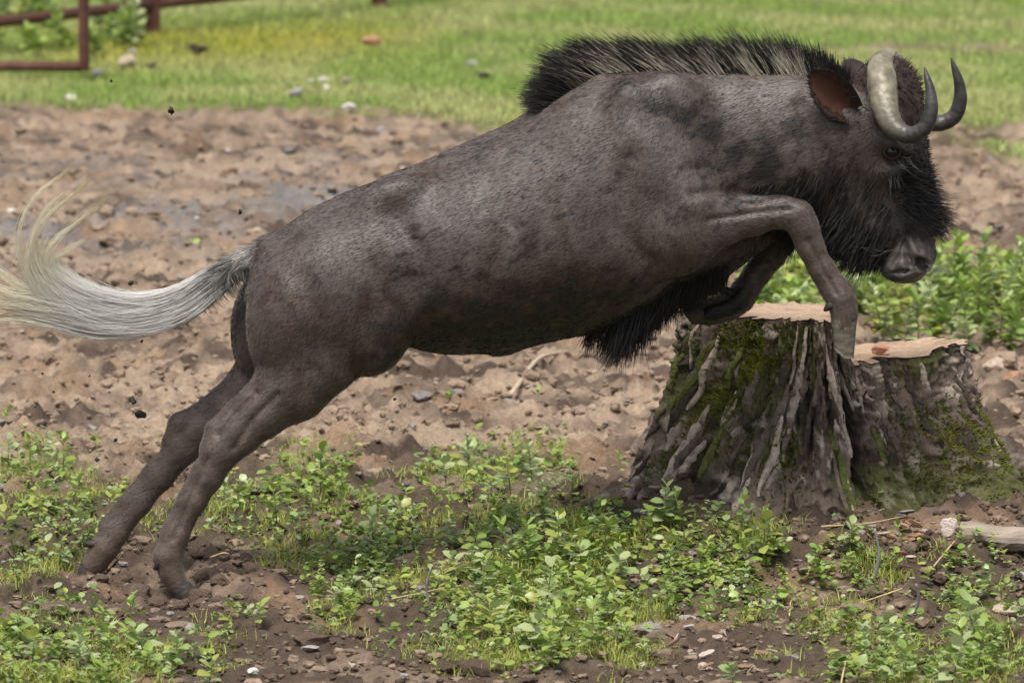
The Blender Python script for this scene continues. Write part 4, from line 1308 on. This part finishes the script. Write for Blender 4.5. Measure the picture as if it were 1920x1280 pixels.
def hoof(P0, P1, front, r0, r1, col, tipcut=0.5):
    """P0 coronet centre, P1 sole centre, front: way the toe points"""
    P0, P1 = np.asarray(P0, float), np.asarray(P1, float)
    ax = P1 - P0; L_ = np.linalg.norm(ax); ax /= L_
    fr = np.asarray(front, float); fr = fr - (fr @ ax) * ax; fr /= np.linalg.norm(fr)
    sdv = np.cross(ax, fr)
    grp = None
    for s_ in (-1, 1):
        rings = []
        ns = 20
        for t in np.linspace(-0.12, 1, 10):
            a_ = np.linspace(0, 2 * np.pi, ns, endpoint=False)
            w_ = lerp(r0, r1, t) * 0.62
            d_ = lerp(r0 * 1.0, r1 * 1.05, t)
            sh = r1 * 0.35 * t
            cx_ = np.cos(a_); sx_ = np.sin(a_)
            pointy = 1 - 0.25 * np.clip(cx_, 0, 1) * np.abs(sx_)
            ctr2 = P0 + ax * (L_ * t) + sdv * s_ * (w_ * 0.86) + fr * sh
            drop = ax[None] * ((cx_ < 0) * (-cx_) * L_ * 0.22 * t * -1)[:, None]
            rings.append(ctr2 + fr * (d_ * cx_ * pointy)[:, None] + sdv * (w_ * sx_ * pointy)[:, None] + drop)
        V = np.array(rings)
        sole = V[-1].mean(0) - ax * 0.004
        V = V.reshape(-1, 3)
        i, j = np.meshgrid(np.arange(9), np.arange(ns), indexing='ij')
        a = i * ns + j; b = i * ns + (j + 1) % ns
        q = np.stack([a, b, b + ns, a + ns], -1).reshape(-1, 4)
        V = np.vstack([V, sole])
        tr = np.array([[len(V) - 1, 9 * ns + (k + 1) % ns, 9 * ns + k] for k in range(ns)])
        tr2 = np.repeat(np.linspace(0, 1, 10), ns)
        cl = np.asarray(col)[None] * (1 + 0.35 * np.sin(tr2 * 34) * 0.5)[:, None]
        cl = np.vstack([cl, cl[-1:]])
        h_ = link('hoof', mesh_np('hoof', V - an_org, quads=q, tris=tr, col=np.clip(cl, 0.01, 1)), M_hoof, beast)


def dewclaw(px_, py_, Y, d, r=10, L_=24, col=(0.035, 0.028, 0.024)):
    for s_ in (-1, 1):
        p0 = at(px_, py_, Y + s_ * 0.02)
        path = p0 + np.asarray(d, float)[None] * (np.linspace(0, 1, 7) * L_ * PX)[:, None]
        V, q, tr = tube(path, np.array([1.0, 1.05, 1.0, 0.9, 0.75, 0.55, 0.2]) * r * 0.85 * PX, 10, noise_amp=0.2, nsc=40)
        link('dewclaw', mesh_np('dewclaw', V - an_org, quads=q, tris=tr, col=np.tile(col, (len(V), 1))), M_hoof, beast)


hg = (0.135, 0.118, 0.092)
hdk = (0.05, 0.042, 0.036)
hoof(at(1583, 606, ya - 0.005), at(1575, 668, ya - 0.005), (0.55, 0, -0.2), 22 * PX, 18 * PX, hg)
hoof(at(1330, 585, yb), at(1284, 594, yb), (-0.2, 0, 0.9), 22 * PX, 22 * PX, hdk)
hoof(at(334, 1098, yn - 0.02), at(352, 1128, yn - 0.02), (0.9, 0, 0.2), 20 * PX, 20 * PX, hdk)
hoof(at(168, 1066, yf + 0.02), at(152, 1090, yf + 0.02), (-0.2, 0, -0.9), 20 * PX, 20 * PX, hdk)
dewclaw(1566, 566, ya - 0.005, (-0.75, 0, -0.6), 10, 28)
dewclaw(1372, 548, yb, (-0.92, 0, 0.3), 9, 30)
dewclaw(182, 1020, yf + 0.02, (-0.98, 0, 0.05), 11, 24)
dewclaw(303, 1050, yn - 0.02, (-0.6, 0, -0.75), 9, 24)
# ------------------------------------------------------------------ greenery
M_leaf = mat('weed_leaf', 0.36, attr='Col', spec=0.45, translucent=0.3)
M_stem = mat('weed_stem', 0.6, attr='Col', spec=0.3)
M_grass = mat('grass_blade', 0.55, attr='Col', spec=0.35, translucent=0.3)
# leaf template: oval, folded on the midrib, tip bent down; unit length along +X
LT = np.array([(0, 0, 0), (0.28, 0.26, 0.06), (0.28, 0, 0.0), (0.28, -0.26, 0.06), (0.62, 0.30, 0.05), (0.62, 0, 0.0), (0.62, -0.30, 0.05), (0.88, 0.15, -0.03), (0.88, -0.15, -0.03), (1.0, 0, -0.10)])
LQ = np.array([(1, 2, 5, 4), (2, 3, 6, 5)])
LTr = np.array([(0, 2, 1), (0, 3, 2), (4, 5, 7), (5, 6, 8), (5, 9, 7), (5, 8, 9)])
GREENS = np.array([(0.27, 0.375, 0.075), (0.33, 0.43, 0.105), (0.21, 0.32, 0.07), (0.39, 0.435, 0.11), (0.32, 0.42, 0.16), (0.43, 0.50, 0.25)])


def frames(dirs, roll):
    X = dirs / (np.linalg.norm(dirs, axis=1)[:, None] + 1e-9)
    up = np.tile([0, 0, 1.0], (len(X), 1)) + 0.01
    Y = np.cross(up, X); Y /= np.linalg.norm(Y, axis=1)[:, None] + 1e-9
    Z = np.cross(X, Y)
    c, s = np.cos(roll)[:, None], np.sin(roll)[:, None]
    return X, Y * c + Z * s, Z * c - Y * s


def leaves(P, D, size, roll, wid=1.0):
    X, Y, Z = frames(D, roll)
    w = np.broadcast_to(wid, (len(P),))
    V = P[:, None, :] + size[:, None, None] * (LT[None, :, :1] * X[:, None] + LT[None, :, 1:2] * w[:, None, None] * Y[:, None] + LT[None, :, 2:] * Z[:, None])
    o = (np.arange(len(P)) * len(LT))[:, None, None]
    return V.reshape(-1, 3), (LQ[None] + o).reshape(-1, 4), (LTr[None] + o).reshape(-1, 3)


def weed_points(n, fn, lo=(-60, 800), hi=(1980, 1300)):
    out = []
    tot = 0
    while tot < n:
        m = n * 3
        p = ground_at(RNG.uniform(lo[0], hi[0], m), RNG.uniform(lo[1], hi[1], m))
        p = p[RNG.uniform(0, 1, m) < fn(p[:, 0], p[:, 1])]
        out.append(p); tot += len(p)
    return np.vstack(out)[:n]


def not_stump(x, y):
    return 1.0 * (((x - SX) / 0.72) ** 2 + ((y - SY_) / 0.55) ** 2 > 1)


# low weeds carpeting the soil
n = 3200
P = weed_points(n, lambda x, y: np.clip(veg_amount(x, y) ** 1.3 * not_stump(x, y), 0, 1))
k = 9
hgt = RNG.gamma(2.2, 0.017, n).clip(0.012, 0.10)
base = np.repeat(P, k, 0)
fr = RNG.uniform(0.15, 1.05, n * k)
leanv = np.repeat(RNG.normal(0, 0.22, (n, 2)), k, 0)
az = RNG.uniform(0, 2 * np.pi, n * k)
hk_ = np.repeat(hgt, k) * fr
pos = base + np.stack([leanv[:, 0] * hk_, leanv[:, 1] * hk_, hk_], -1)
el = RNG.uniform(-0.15, 0.75, n * k)
D = np.stack([np.cos(az) * np.cos(el), np.sin(az) * np.cos(el), np.sin(el)], -1)
sz = np.repeat(0.011 + 0.26 * hgt, k) * RNG.uniform(0.6, 1.2, n * k)
V, q, t = leaves(pos, D, sz, RNG.normal(0, 0.5, n * k), RNG.uniform(0.75, 1.25, n * k))
gi = np.repeat(RNG.integers(0, len(GREENS), n), k)
cl = GREENS[gi] * RNG.uniform(0.75, 1.15, (n * k, 1))
gc = link('weed_carpet', mesh_np('weed_carpet', V, quads=q, tris=t, col=np.repeat(cl, len(LT), 0)), M_leaf)
tag(gc, 'low carpet of small pale green weeds over the foreground soil', 'weeds', kind='stuff')


# grass blades
def blades(name, P, hmin, hmax, w, nper, cols, label, cat, spread=0.02, sl=0.5):
    m = len(P) * nper
    base = np.repeat(P, nper, 0) + np.column_stack([RNG.normal(0, spread, (m, 2)), np.full(m, -0.004)])
    h = RNG.uniform(hmin, hmax, m)
    az = RNG.uniform(0, 2 * np.pi, m)
    ln = RNG.uniform(0.05, sl, m)
    d = np.stack([np.cos(az), np.sin(az)], -1)
    tt_ = np.array([0, 0.55, 1.0])
    ctr = base[:, None, :] + np.stack([d[:, None, 0] * (ln * h)[:, None] * tt_ ** 2 * 1.4, d[:, None, 1] * (ln * h)[:, None] * tt_ ** 2 * 1.4, h[:, None] * tt_ * (1 - 0.25 * tt_ * ln[:, None])], -1)
    sdv = np.stack([-d[:, 1], d[:, 0], np.zeros(m)], -1) * w * RNG.uniform(0.6, 1.2, (m, 1))
    V = np.stack([ctr[:, 0] - sdv, ctr[:, 0] + sdv, ctr[:, 1] - sdv * 0.8, ctr[:, 1] + sdv * 0.8, ctr[:, 2]], 1)
    o = (np.arange(m) * 5)[:, None]
    q = np.array([[0, 1, 3, 2]]) + o
    t = np.array([[2, 3, 4]]) + o
    ck = np.repeat(cols, nper, 0) * RNG.uniform(0.75, 1.2, (m, 1))
    ob = link(name, mesh_np(name, V.reshape(-1, 3), quads=q, tris=t, col=np.repeat(ck, 5, 0)), M_grass)
    return tag(ob, label, cat, kind='stuff')


n = 4200
P = weed_points(n, lambda x, y: np.clip(1.1 * veg_amount(x, y) * sstep(-0.15, 0.35, fbm(x * 2.4 + 7, y * 2.0, 31.0, 2)), 0, 1) * not_stump(x, y))
gcol = np.array([0.30, 0.37, 0.07]) + (np.array([0.42, 0.43, 0.12]) - np.array([0.30, 0.37, 0.07])) * RNG.uniform(0, 1, (n, 1))
blades('grass_tufts', P, 0.015, 0.05, 0.0016, 13, gcol, 'short yellow green grass tufts among the foreground weeds', 'grass', 0.02, 1.1)

# the grass field beyond the dirt
n = 26000
pp = ground_at(RNG.uniform(-120, 2040, n), 330 - 420 * RNG.uniform(0, 1, n) ** 0.9)
pp = pp[(RNG.uniform(0, 1, len(pp)) < lawn_amount(pp[:, 0], pp[:, 1]) ** 1.5) & (pp[:, 1] < 36)]
gcf = sstep(-0.3, 0.4, fbm(pp[:, 0] * 0.9, pp[:, 1] * 0.5, 5.0, 3))[:, None]
c0 = np.array([0.30, 0.42, 0.10]); c1 = np.array([0.47, 0.50, 0.20])
gcol = c0 + (c1 - c0) * gcf
yel = np.exp(-((pp[:, 1] - 24.0 - 0.5 * pp[:, 0]) / 2.0) ** 2) * sstep(-0.2, -1.4, pp[:, 0]) * sstep(-3.8, -2.6, pp[:, 0])
gcol = gcol + (np.array([0.46, 0.42, 0.05]) - gcol) * (0.75 * yel)[:, None]
blades('field_grass', pp, 0.03, 0.075, 0.0035, 9, gcol, 'short bright green grass of the field beyond the dirt', 'grass', 0.05, 0.9)


# leafy plants one can tell apart
leaf_meshes = []
for v in range(6):
    Pz = np.zeros((1, 3))
    V, q, t = leaves(Pz, np.array([[1.0, 0, 0]]), np.ones(1), np.zeros(1), 0.85 + 0.08 * v)
    V = V + 0.02 * noise(V[:, 0] * 5 + v, V[:, 1] * 5, 0.5)[:, None]
    me = mesh_np('leaf', V, quads=q, tris=t, col=np.tile(GREENS[v], (len(V), 1)))
    me.materials.append(M_leaf)
    leaf_meshes.append(me)


def stem_mesh(h, lean, r, col):
    t_ = np.linspace(0, 1, 6)
    path = np.stack([lean[0] * h * t_ ** 1.3, lean[1] * h * t_ ** 1.3, -0.02 + (h + 0.02) * t_], -1)
    V, q, tr = tube(path, r * (1 - 0.6 * t_), 5)
    me = mesh_np('stem', V, quads=q, tris=tr, col=np.tile(col, (len(V), 1)))
    me.materials.append(M_stem)
    return me


def leafy_weed(pos, h, nl, ls, label, group, single_leaves, name='leafy_weed'):
    root = empty(name, pos)
    tag(root, label, 'weed', group)
    lean = (random.gauss(0, 0.16), random.gauss(0, 0.16))
    o = link('stem', stem_mesh(h, lean, 0.0022 + 0.006 * h, (0.20, 0.20, 0.09)), None, root)
    f = [min(1.0, 0.18 + 0.82 * (k_ + 0.7) / nl) for k_ in range(nl)]
    a0 = random.uniform(0, 6.28)
    tone = random.choice([0, 1, 1, 3, 4, 5, 2])
    Ps, Ds, Ss, Rs = [], [], [], []
    for k_, ff in enumerate(f):
        az = a0 + 2.4 * k_ + random.gauss(0, 0.25)
        el = lerp(-0.1, 0.95, ff ** 2) + random.gauss(0, 0.2)
        s_ = ls * lerp(1.05, 0.55, abs(ff - 0.55) * 1.6) * random.uniform(0.8, 1.2)
        Ps.append((lean[0] * h * ff ** 1.3, lean[1] * h * ff ** 1.3, h * ff)); Ds.append((math.cos(az) * math.cos(el), math.sin(az) * math.cos(el), math.sin(el))); Ss.append(s_); Rs.append(random.gauss(0, 0.35))
    if single_leaves:
        X, Y, Z = frames(np.array(Ds), np.array(Rs))
        for p_, s_, x_, y_, z_ in zip(Ps, Ss, X, Y, Z):
            l_ = bpy.data.objects.new('leaf', leaf_meshes[(tone + random.choice([0, 0, 0, 1])) % 6])
            COL.objects.link(l_)
            l_.parent = root
            Mx = Matrix(((x_[0] * s_, y_[0] * s_, z_[0] * s_, p_[0]), (x_[1] * s_, y_[1] * s_, z_[1] * s_, p_[1]), (x_[2] * s_, y_[2] * s_, z_[2] * s_, p_[2]), (0, 0, 0, 1)))
            l_.matrix_local = Mx
    else:
        V, q, t = leaves(np.array(Ps), np.array(Ds), np.array(Ss), np.array(Rs))
        cl = GREENS[tone] * np.random.default_rng(k_).uniform(0.8, 1.2, (len(Ps), 1))
        link('foliage', mesh_np('foliage', V, quads=q, tris=t, col=np.repeat(cl, len(LT), 0)), M_leaf, root)
    return root


def plant_set(spec, label, group, single=True, jitter=(30, 14)):
    for px_, py_, hpx, nl, ls in spec:
        p = ground_at([px_], [py_])[0]
        k_ = (p[1] - CAM_Y) / FPX
        leafy_weed(p, hpx * k_ * random.uniform(0.9, 1.1), nl, ls, label, group, single)


plant_set([(1240, 990, 95, 12, 0.05), (1285, 985, 70, 10, 0.042)], 'small leafy weed growing beside the pale root of the stump', 'weeds by the pale root')
plant_set([(1385, 1010, 95, 11, 0.045), (1432, 1055, 110, 14, 0.055), (1410, 1080, 90, 12, 0.05)], 'upright leafy weed standing in front of the mossy stump', 'weeds before the stump')
plant_set([(1640, 945, 36, 6, 0.03)], 'tiny leafy sprig at the dark split in the stump base', None)
plant_set([(1590, 1035, 62, 9, 0.042), (1575, 1060, 40, 7, 0.036), (1690, 1005, 34, 6, 0.036), (1720, 1020, 28, 6, 0.034)], 'small leafy weed among the wood chips in front of the stump', 'weeds among the wood chips')
plant_set([(60, 905, 100, 12, 0.046), (120, 900, 110, 13, 0.048), (130, 960, 80, 11, 0.044), (190, 950, 70, 10, 0.042), (70, 990, 80, 11, 0.045), (160, 1010, 60, 9, 0.042), (30, 1040, 90, 11, 0.046), (110, 1060, 60, 9, 0.04), (15, 880, 60, 8, 0.045)],
          'leafy weed growing behind the muddy hind hooves', 'weeds behind the hind hooves')
plant_set([(560, 935, 100, 13, 0.05), (600, 930, 110, 14, 0.052), (575, 975, 70, 10, 0.046), (630, 990, 80, 11, 0.046), (520, 990, 70, 10, 0.044), (470, 950, 60, 9, 0.042), (420, 960, 60, 9, 0.04), (680, 960, 60, 9, 0.044), (700, 1010, 70, 10, 0.046), (760, 985, 60, 9, 0.044)],
          'leafy weed growing on the ground under the wildebeest flank', 'weeds under the flank')
plant_set([(840, 920, 80, 11, 0.048), (880, 905, 95, 13, 0.05), (915, 925, 80, 11, 0.05), (960, 930, 85, 12, 0.05), (1000, 905, 95, 12, 0.05), (1045, 900, 90, 12, 0.048), (1070, 930, 70, 10, 0.046), (930, 950, 60, 9, 0.044), (1020, 945, 60, 9, 0.044), (1055, 850, 55, 8, 0.042)],
          'bright leafy weed in the thick clump left of the stump root', 'weed clump near the stump root')
plant_set([(900, 1040, 70, 10, 0.046), (960, 1050, 80, 11, 0.05), (1000, 1070, 90, 12, 0.052), (1045, 1060, 100, 13, 0.054), (1090, 1085, 90, 12, 0.052), (1130, 1050, 100, 13, 0.052), (1170, 1100, 80, 11, 0.048), (1080, 1140, 100, 13, 0.055), (1020, 1150, 90, 12, 0.052),
           (960, 1140, 80, 11, 0.05), (900, 1120, 80, 11, 0.05), (1130, 1160, 90, 12, 0.052), (930, 1200, 90, 12, 0.054), (990, 1215, 80, 11, 0.05), (1060, 1210, 90, 12, 0.054), (1110, 1230, 80, 11, 0.052), (1170, 1215, 70, 10, 0.048), (1230, 1120, 60, 9, 0.044), (1040, 1260, 70, 10, 0.05), (870, 1080, 60, 9, 0.044)],
          'leafy weed in the dense patch out in front of the stump', 'dense weed patch in front')
plant_set([(250, 1200, 80, 11, 0.05), (285, 1240, 90, 12, 0.054), (330, 1250, 70, 10, 0.05), (390, 1270, 60, 9, 0.046), (60, 1260, 80, 11, 0.05), (150, 1255, 80, 11, 0.052), (40, 1190, 60, 9, 0.046), (480, 1170, 50, 8, 0.042)],
          'leafy weed on the bare soil edge in front of the hooves', 'weeds in front of the hooves')
plant_set([(1800, 1230, 100, 13, 0.056), (1845, 1215, 110, 13, 0.056), (1830, 1265, 110, 13, 0.06), (1780, 1290, 100, 12, 0.058), (1700, 1290, 70, 10, 0.05), (1610, 1290, 60, 9, 0.048), (1375, 1285, 50, 8, 0.042), (1880, 1130, 60, 9, 0.044)],
          'leafy weed beside the grass tufts on the bare path', 'weeds on the bare path')

# tall weed bed behind the stump
spec = []
for _ in range(170):
    px_ = random.uniform(1390, 2000)
    py_ = random.uniform(540, 632) + (12 if px_ > 1650 else -32)
    hpx = (115 if px_ > 1650 else 60) * random.uniform(0.55, 1.2)
    spec.append((px_, py_, hpx, 20, 0.066))
spec += [(1845, 600, 195, 24, 0.075), (1850, 570, 130, 16, 0.07), (1905, 590, 150, 20, 0.075), (1600, 560, 66, 12, 0.07), (1590, 575, 70, 12, 0.07), (1780, 590, 150, 18, 0.07)]
plant_set([a_ for a_ in spec if a_[0] < 1650], 'low leafy weed growing behind the higher saw cut of the stump', 'low weeds behind the stump', single=False)
plant_set([a_ for a_ in spec[:170] if a_[0] >= 1650], 'tall leafy weed in the thick bed beyond the lower saw cut', 'tall weed bed beyond the stump', single=False)
plant_set([spec[170]], 'tallest big-leaved weed standing up out of the bed beyond the stump', None, single=False)
plant_set([a_ for a_ in spec[171:] if a_[0] >= 1650], 'large-leaved weed rising above the thick bed beyond the stump', 'large-leaved weeds beyond the stump', single=False)
# weeds around the far gate
spec = []
for _ in range(26):
    px_ = random.choice([random.uniform(-60, 120), random.uniform(175, 255)])
    py_ = random.uniform(18, 112)
    spec.append((px_, py_, random.uniform(40, 85), 26, 0.11))
plant_set(spec, 'leafy weed growing through the rusty gate and fence', 'weeds by the rusty gate', single=False)
# a few sprigs on the dirt
plant_set([(362, 452, 16, 7, 0.06), (1245, 868, 30, 7, 0.035), (850, 742, 26, 7, 0.035), (1000, 745, 40, 8, 0.035), (1165, 870, 40, 8, 0.03), (830, 880, 30, 7, 0.035)], 'lone green sprig on the bare trampled dirt', 'lone sprigs on the dirt', single=False)

# ------------------------------------------------------------------ litter on the ground
stone_meshes = {}


def stone(px_, py_, wpx, col, label, group, name='stone', sq=(1, 0.8, 0.55), cat='stone', sink=0.3):
    p = ground_at([px_], [py_])[0]
    k_ = (p[1] - CAM_Y) / FPX
    r = wpx * 0.5 * k_
    key = (random.randrange(5), name, col)
    if key not in stone_meshes:
        V, Fc = lump(key[0] * 7 + 1, 0.25, 2, sq)
        me = mesh_np(name, V, tris=Fc, smooth=False)
        me.materials.append(mat(name + '_surface', 0.85, color=col, noise_scale=4, noise_amt=0.3, bump=0.5, bump_scale=8, spec=0.3))
        stone_meshes[key] = me
    o = bpy.data.objects.new(name, stone_meshes[key])
    COL.objects.link(o)
    o.location = (p[0], p[1], p[2] + r * sq[2] * (1 - 2 * sink))
    o.rotation_euler = (random.gauss(0, 0.15), random.gauss(0, 0.15), random.uniform(0, 6.28))
    o.scale = (r, r, r)
    return tag(o, label, cat, group)


WHITE, PALEC, GREYC, ORANGE, DARK = (0.68, 0.64, 0.60), (0.46, 0.37, 0.29), (0.30, 0.29, 0.28), (0.40, 0.22, 0.12), (0.05, 0.035, 0.028)
for a_ in ((655, 224, 34), (896, 264, 30), (750, 308, 20), (425, 280, 16), (135, 187, 26), (22, 388, 20), (370, 405, 14)):
    stone(*a_, WHITE, 'white stone lying on the dirt near the grass edge', 'white stones on the dirt', sink=0.1)
for a_ in ((183, 146, 24), (418, 148, 16), (885, 130, 26), (555, 190, 30), (248, 104, 18)):
    stone(*a_, GREYC, 'pale grey stone lying in the far grass', 'grey stones in the grass', sink=-0.3)
for a_ in ((580, 160, 20), (606, 160, 26), (612, 170, 20)):
    stone(*a_, WHITE, 'small whitish scrap in the far grass close to its fellows', 'white scraps in the grass', name='white_scrap', sq=(1, 0.7, 0.5), cat='scrap', sink=-0.4)
stone(696, 91, 38, ORANGE, 'reddish brown clod sitting alone on the far grass', None, name='earth_clod', sq=(1, 0.8, 0.6), cat='clod', sink=-0.2)
for a_ in ((370, 108, 38), (283, 131, 22), (908, 150, 28)):
    stone(*a_, DARK, 'dark clod of earth on the far grass', 'dark clods on the grass', name='earth_clod', cat='clod', sink=-0.3)
stone(240, 130, 40, PALEC, 'pale tan clod near the foot of the far gate', None, name='earth_clod', cat='clod', sink=-0.3)
stone(650, 167, 50, PALEC, 'flat tan piece of wood lying in the far grass', None, name='wood_piece', sq=(1, 0.25, 0.3), cat='wood', sink=-0.6)
for a_ in ((480, 428, 22), (300, 440, 16), (265, 470, 18), (180, 505, 18), (235, 240, 20), (640, 460, 14), (690, 202, 20), (1870, 690, 80), (1905, 700, 60)):
    stone(*a_, ORANGE if random.random() < 0.4 else PALEC, 'tan lump of dry earth on the trampled dirt', 'tan lumps on the dirt', name='earth_lump', cat='clod')
for a_ in ((1002, 690, 14), (1205, 800, 22), (1212, 830, 26), (1185, 810, 16), (520, 850, 22), (625, 850, 18), (600, 868, 22), (870, 690, 18)):
    stone(*a_, PALEC, 'small pale stone on the soil left of the stump', 'pale stones left of the stump')
for a_ in ((228, 1085, 40), (262, 1098, 46), (296, 1122, 40), (340, 1130, 44), (378, 1118, 50), (412, 1095, 46), (445, 1078, 40), (380, 1080, 36), (190, 1098, 34), (150, 1100, 30), (120, 1088, 26)):
    stone(*a_, (0.105, 0.073, 0.053), 'dark crumbly clod of soil turned up by the hind hooves', 'clods at the hind hooves', name='soil_clod', sq=(1, 0.85, 0.7), cat='clod', sink=0.25)
for a_ in ((1885, 1155, 50), (1915, 1150, 30), (1320, 1235, 36), (1205, 1235, 18), (405, 1228, 16), (150, 1120, 18), (770, 1055, 18), (1295, 1205, 20), (1690, 1175, 20), (650, 1215, 22), (475, 1255, 28), (660, 1235, 20)):
    stone(*a_, PALEC if random.random() < 0.6 else WHITE, 'pale stone on the bare soil at the front', 'pale stones at the front', sq=(1, 0.7, 0.4))
stone(1781, 1010, 44, (0.62, 0.52, 0.47), 'chunky pinkish white stone beside the grey log end', None, sq=(0.9, 0.7, 1.0), sink=0.15)

# grey log end
p0 = ground_at([1800], [1020])[0]; p1 = ground_at([2010], [1040])[0]
path = np.stack([np.linspace(a_, b_, 14) for a_, b_ in zip(p0, p1)], -1); path[:, 2] = g_low(path[:, 0], path[:, 1]) + 0.03
V, q, t = tube(path, 0.036, 14, noise_amp=0.35, nsc=12)
lo_ = p0.copy()
lg = link('fallen_log', mesh_np('fallen_log', V - lo_, quads=q, tris=t, smooth=False), mat('weathered_wood', 0.85, color=(0.30, 0.25, 0.20), noise_scale=25, noise_amt=0.45, bump=0.7, bump_scale=50, stretch=(0.2, 1, 1)), loc=tuple(lo_))
tag(lg, 'weathered grey log lying on the soil next to the pinkish stone', 'log')

# wood chips
M_chip = mat('wood_chip', 0.85, attr='Col', noise_scale=30, noise_amt=0.3, bump=0.4, bump_scale=60)


def chip(px_, py_, L_, col, label, group, zr=None):
    p = ground_at([px_], [py_])[0]
    k_ = (p[1] - CAM_Y) / FPX
    L_ = L_ * k_
    V, Fc = lump(random.randrange(40), 0.3, 1, (L_ * 0.5, L_ * 0.2, L_ * 0.08))
    o = link('wood_chip', mesh_np('wood_chip', V, tris=Fc, col=np.tile(col, (len(V), 1)), smooth=False), M_chip, loc=(p[0], p[1], p[2] + 0.012))
    o.rotation_euler = (random.gauss(0, 0.5), random.gauss(0, 0.35), random.uniform(-0.7, 0.7) if zr is None else zr)
    return tag(o, label, 'wood chip', group)


for _ in range(40):
    chip(random.uniform(1560, 1760), random.gauss(985, 22), random.uniform(16, 40), random.choice([(0.35, 0.20, 0.12), (0.45, 0.38, 0.33), (0.28, 0.15, 0.09), (0.33, 0.30, 0.29)]), 'splinter of broken bark and wood scattered before the stump', 'wood chips before the stump')
for _ in range(22):
    chip(random.uniform(1230, 1500), random.uniform(1130, 1250), random.uniform(18, 44), random.choice([(0.42, 0.33, 0.27), (0.36, 0.32, 0.30), (0.5, 0.42, 0.36), (0.25, 0.15, 0.1)]), 'wood chip on the bare soil right of the dense weeds', 'wood chips right of the dense weeds')
for _ in range(14):
    chip(random.uniform(1040, 1260), random.uniform(915, 985), random.uniform(20, 50), random.choice([(0.45, 0.37, 0.30), (0.36, 0.30, 0.26), (0.22, 0.14, 0.1)]), 'strip of loose bark beside the pale root', 'bark strips beside the pale root', random.uniform(-0.2, 0.4))


# twigs and straws
def twig(pts, r, col, label, group, name='twig', lift=0.0, cat='twig', upright=0.0):
    if upright:
        b_ = ground_at([pts[0][0]], [pts[0][1]])[0]
        P = np.array([at(a_, b2, b_[1] - 0.02 * i_) for i_, (a_, b2) in enumerate(pts)])
    else:
        P = ground_at([a_ for a_, _ in pts], [b_ for _, b_ in pts])
        P[:, 2] += 0.012 + lift
    cur = catmull(P, 16)
    V, q, t = tube(cur, r * np.linspace(1, 0.55, 16), 6, noise_amp=0.3, nsc=40)
    org_ = P[0].copy()
    o = link(name, mesh_np(name, V - org_, quads=q, tris=t), mat(name + '_skin', 0.75, color=col, noise_scale=60, noise_amt=0.3), loc=tuple(org_))
    return tag(o, label, cat, group)


twig([(958, 732), (1010, 690), (1068, 656)], 0.011, (0.48, 0.38, 0.27), 'pale bare stick lying on the dirt under the belly', None, lift=0.02)
GT = (0.30, 0.28, 0.28)
twig([(806, 1145), (800, 1100), (808, 1064)], 0.0045, GT, 'thin grey twig sticking up from the weeds under the flank', None, upright=1)
twig([(1640, 1082), (1648, 1040), (1640, 990)], 0.006, GT, 'thin grey twig sticking up from the soil before the stump', None, upright=1)
twig([(1715, 1148), (1722, 1120), (1718, 1095)], 0.006, GT, 'short forked grey twig sticking up among the path grass tufts', None, upright=1)
ST = (0.55, 0.43, 0.24)
for pts in ([(735, 1145), (790, 1125), (850, 1103)], [(1065, 1150), (1120, 1135), (1180, 1112)], [(1540, 1000), (1620, 985), (1690, 968)], [(1480, 1165), (1482, 1140), (1485, 1115)], [(1750, 1065), (1790, 1045), (1800, 1035)], [(395, 1055), (425, 1060), (440, 1052)], [(1575, 1290), (1585, 1265), (1590, 1245)], [(1690, 1110), (1620, 1125), (1560, 1150)]):
    twig(pts, 0.0028, ST, 'dry yellow straw stalk lying on the soil among weeds', 'straw stalks', name='straw', cat='straw', lift=0.015)
twig([(0, 592), (30, 592), (62, 588)], 0.012, (0.12, 0.085, 0.06), 'dark stick lying on the dirt behind the tail', None)

# mud flung up behind the hind legs
M_mud = mat('wet_mud', 0.6, color=(0.03, 0.022, 0.018), noise_scale=20, noise_amt=0.4)
for px_, py_, w_ in ((264, 776, 16), (249, 750, 13), (322, 208, 13), (217, 825, 7), (181, 862, 8), (450, 397, 9), (246, 531, 9), (137, 553, 6), (235, 622, 5), (740, 748, 6), (208, 152, 7), (283, 612, 5), (100, 735, 5), (196, 580, 4), (80, 700, 5), (168, 705, 4), (266, 640, 6), (205, 735, 4), (440, 803, 5)):
    V, Fc = lump(random.randrange(30), 0.5, 1, (0.55, 0.4, 0.7))
    pt = at(px_, py_, random.uniform(-0.25, 0.3))
    o = link('mud_fleck', mesh_np('mud_fleck', V * w_ * PX, tris=Fc, smooth=False), M_mud, loc=tuple(pt))
    o.rotation_euler = (random.uniform(0, 3), random.uniform(0, 3), random.uniform(0, 3))
    tag(o, 'dark fleck of mud flying through the air behind the wildebeest', 'mud', 'flying mud flecks')
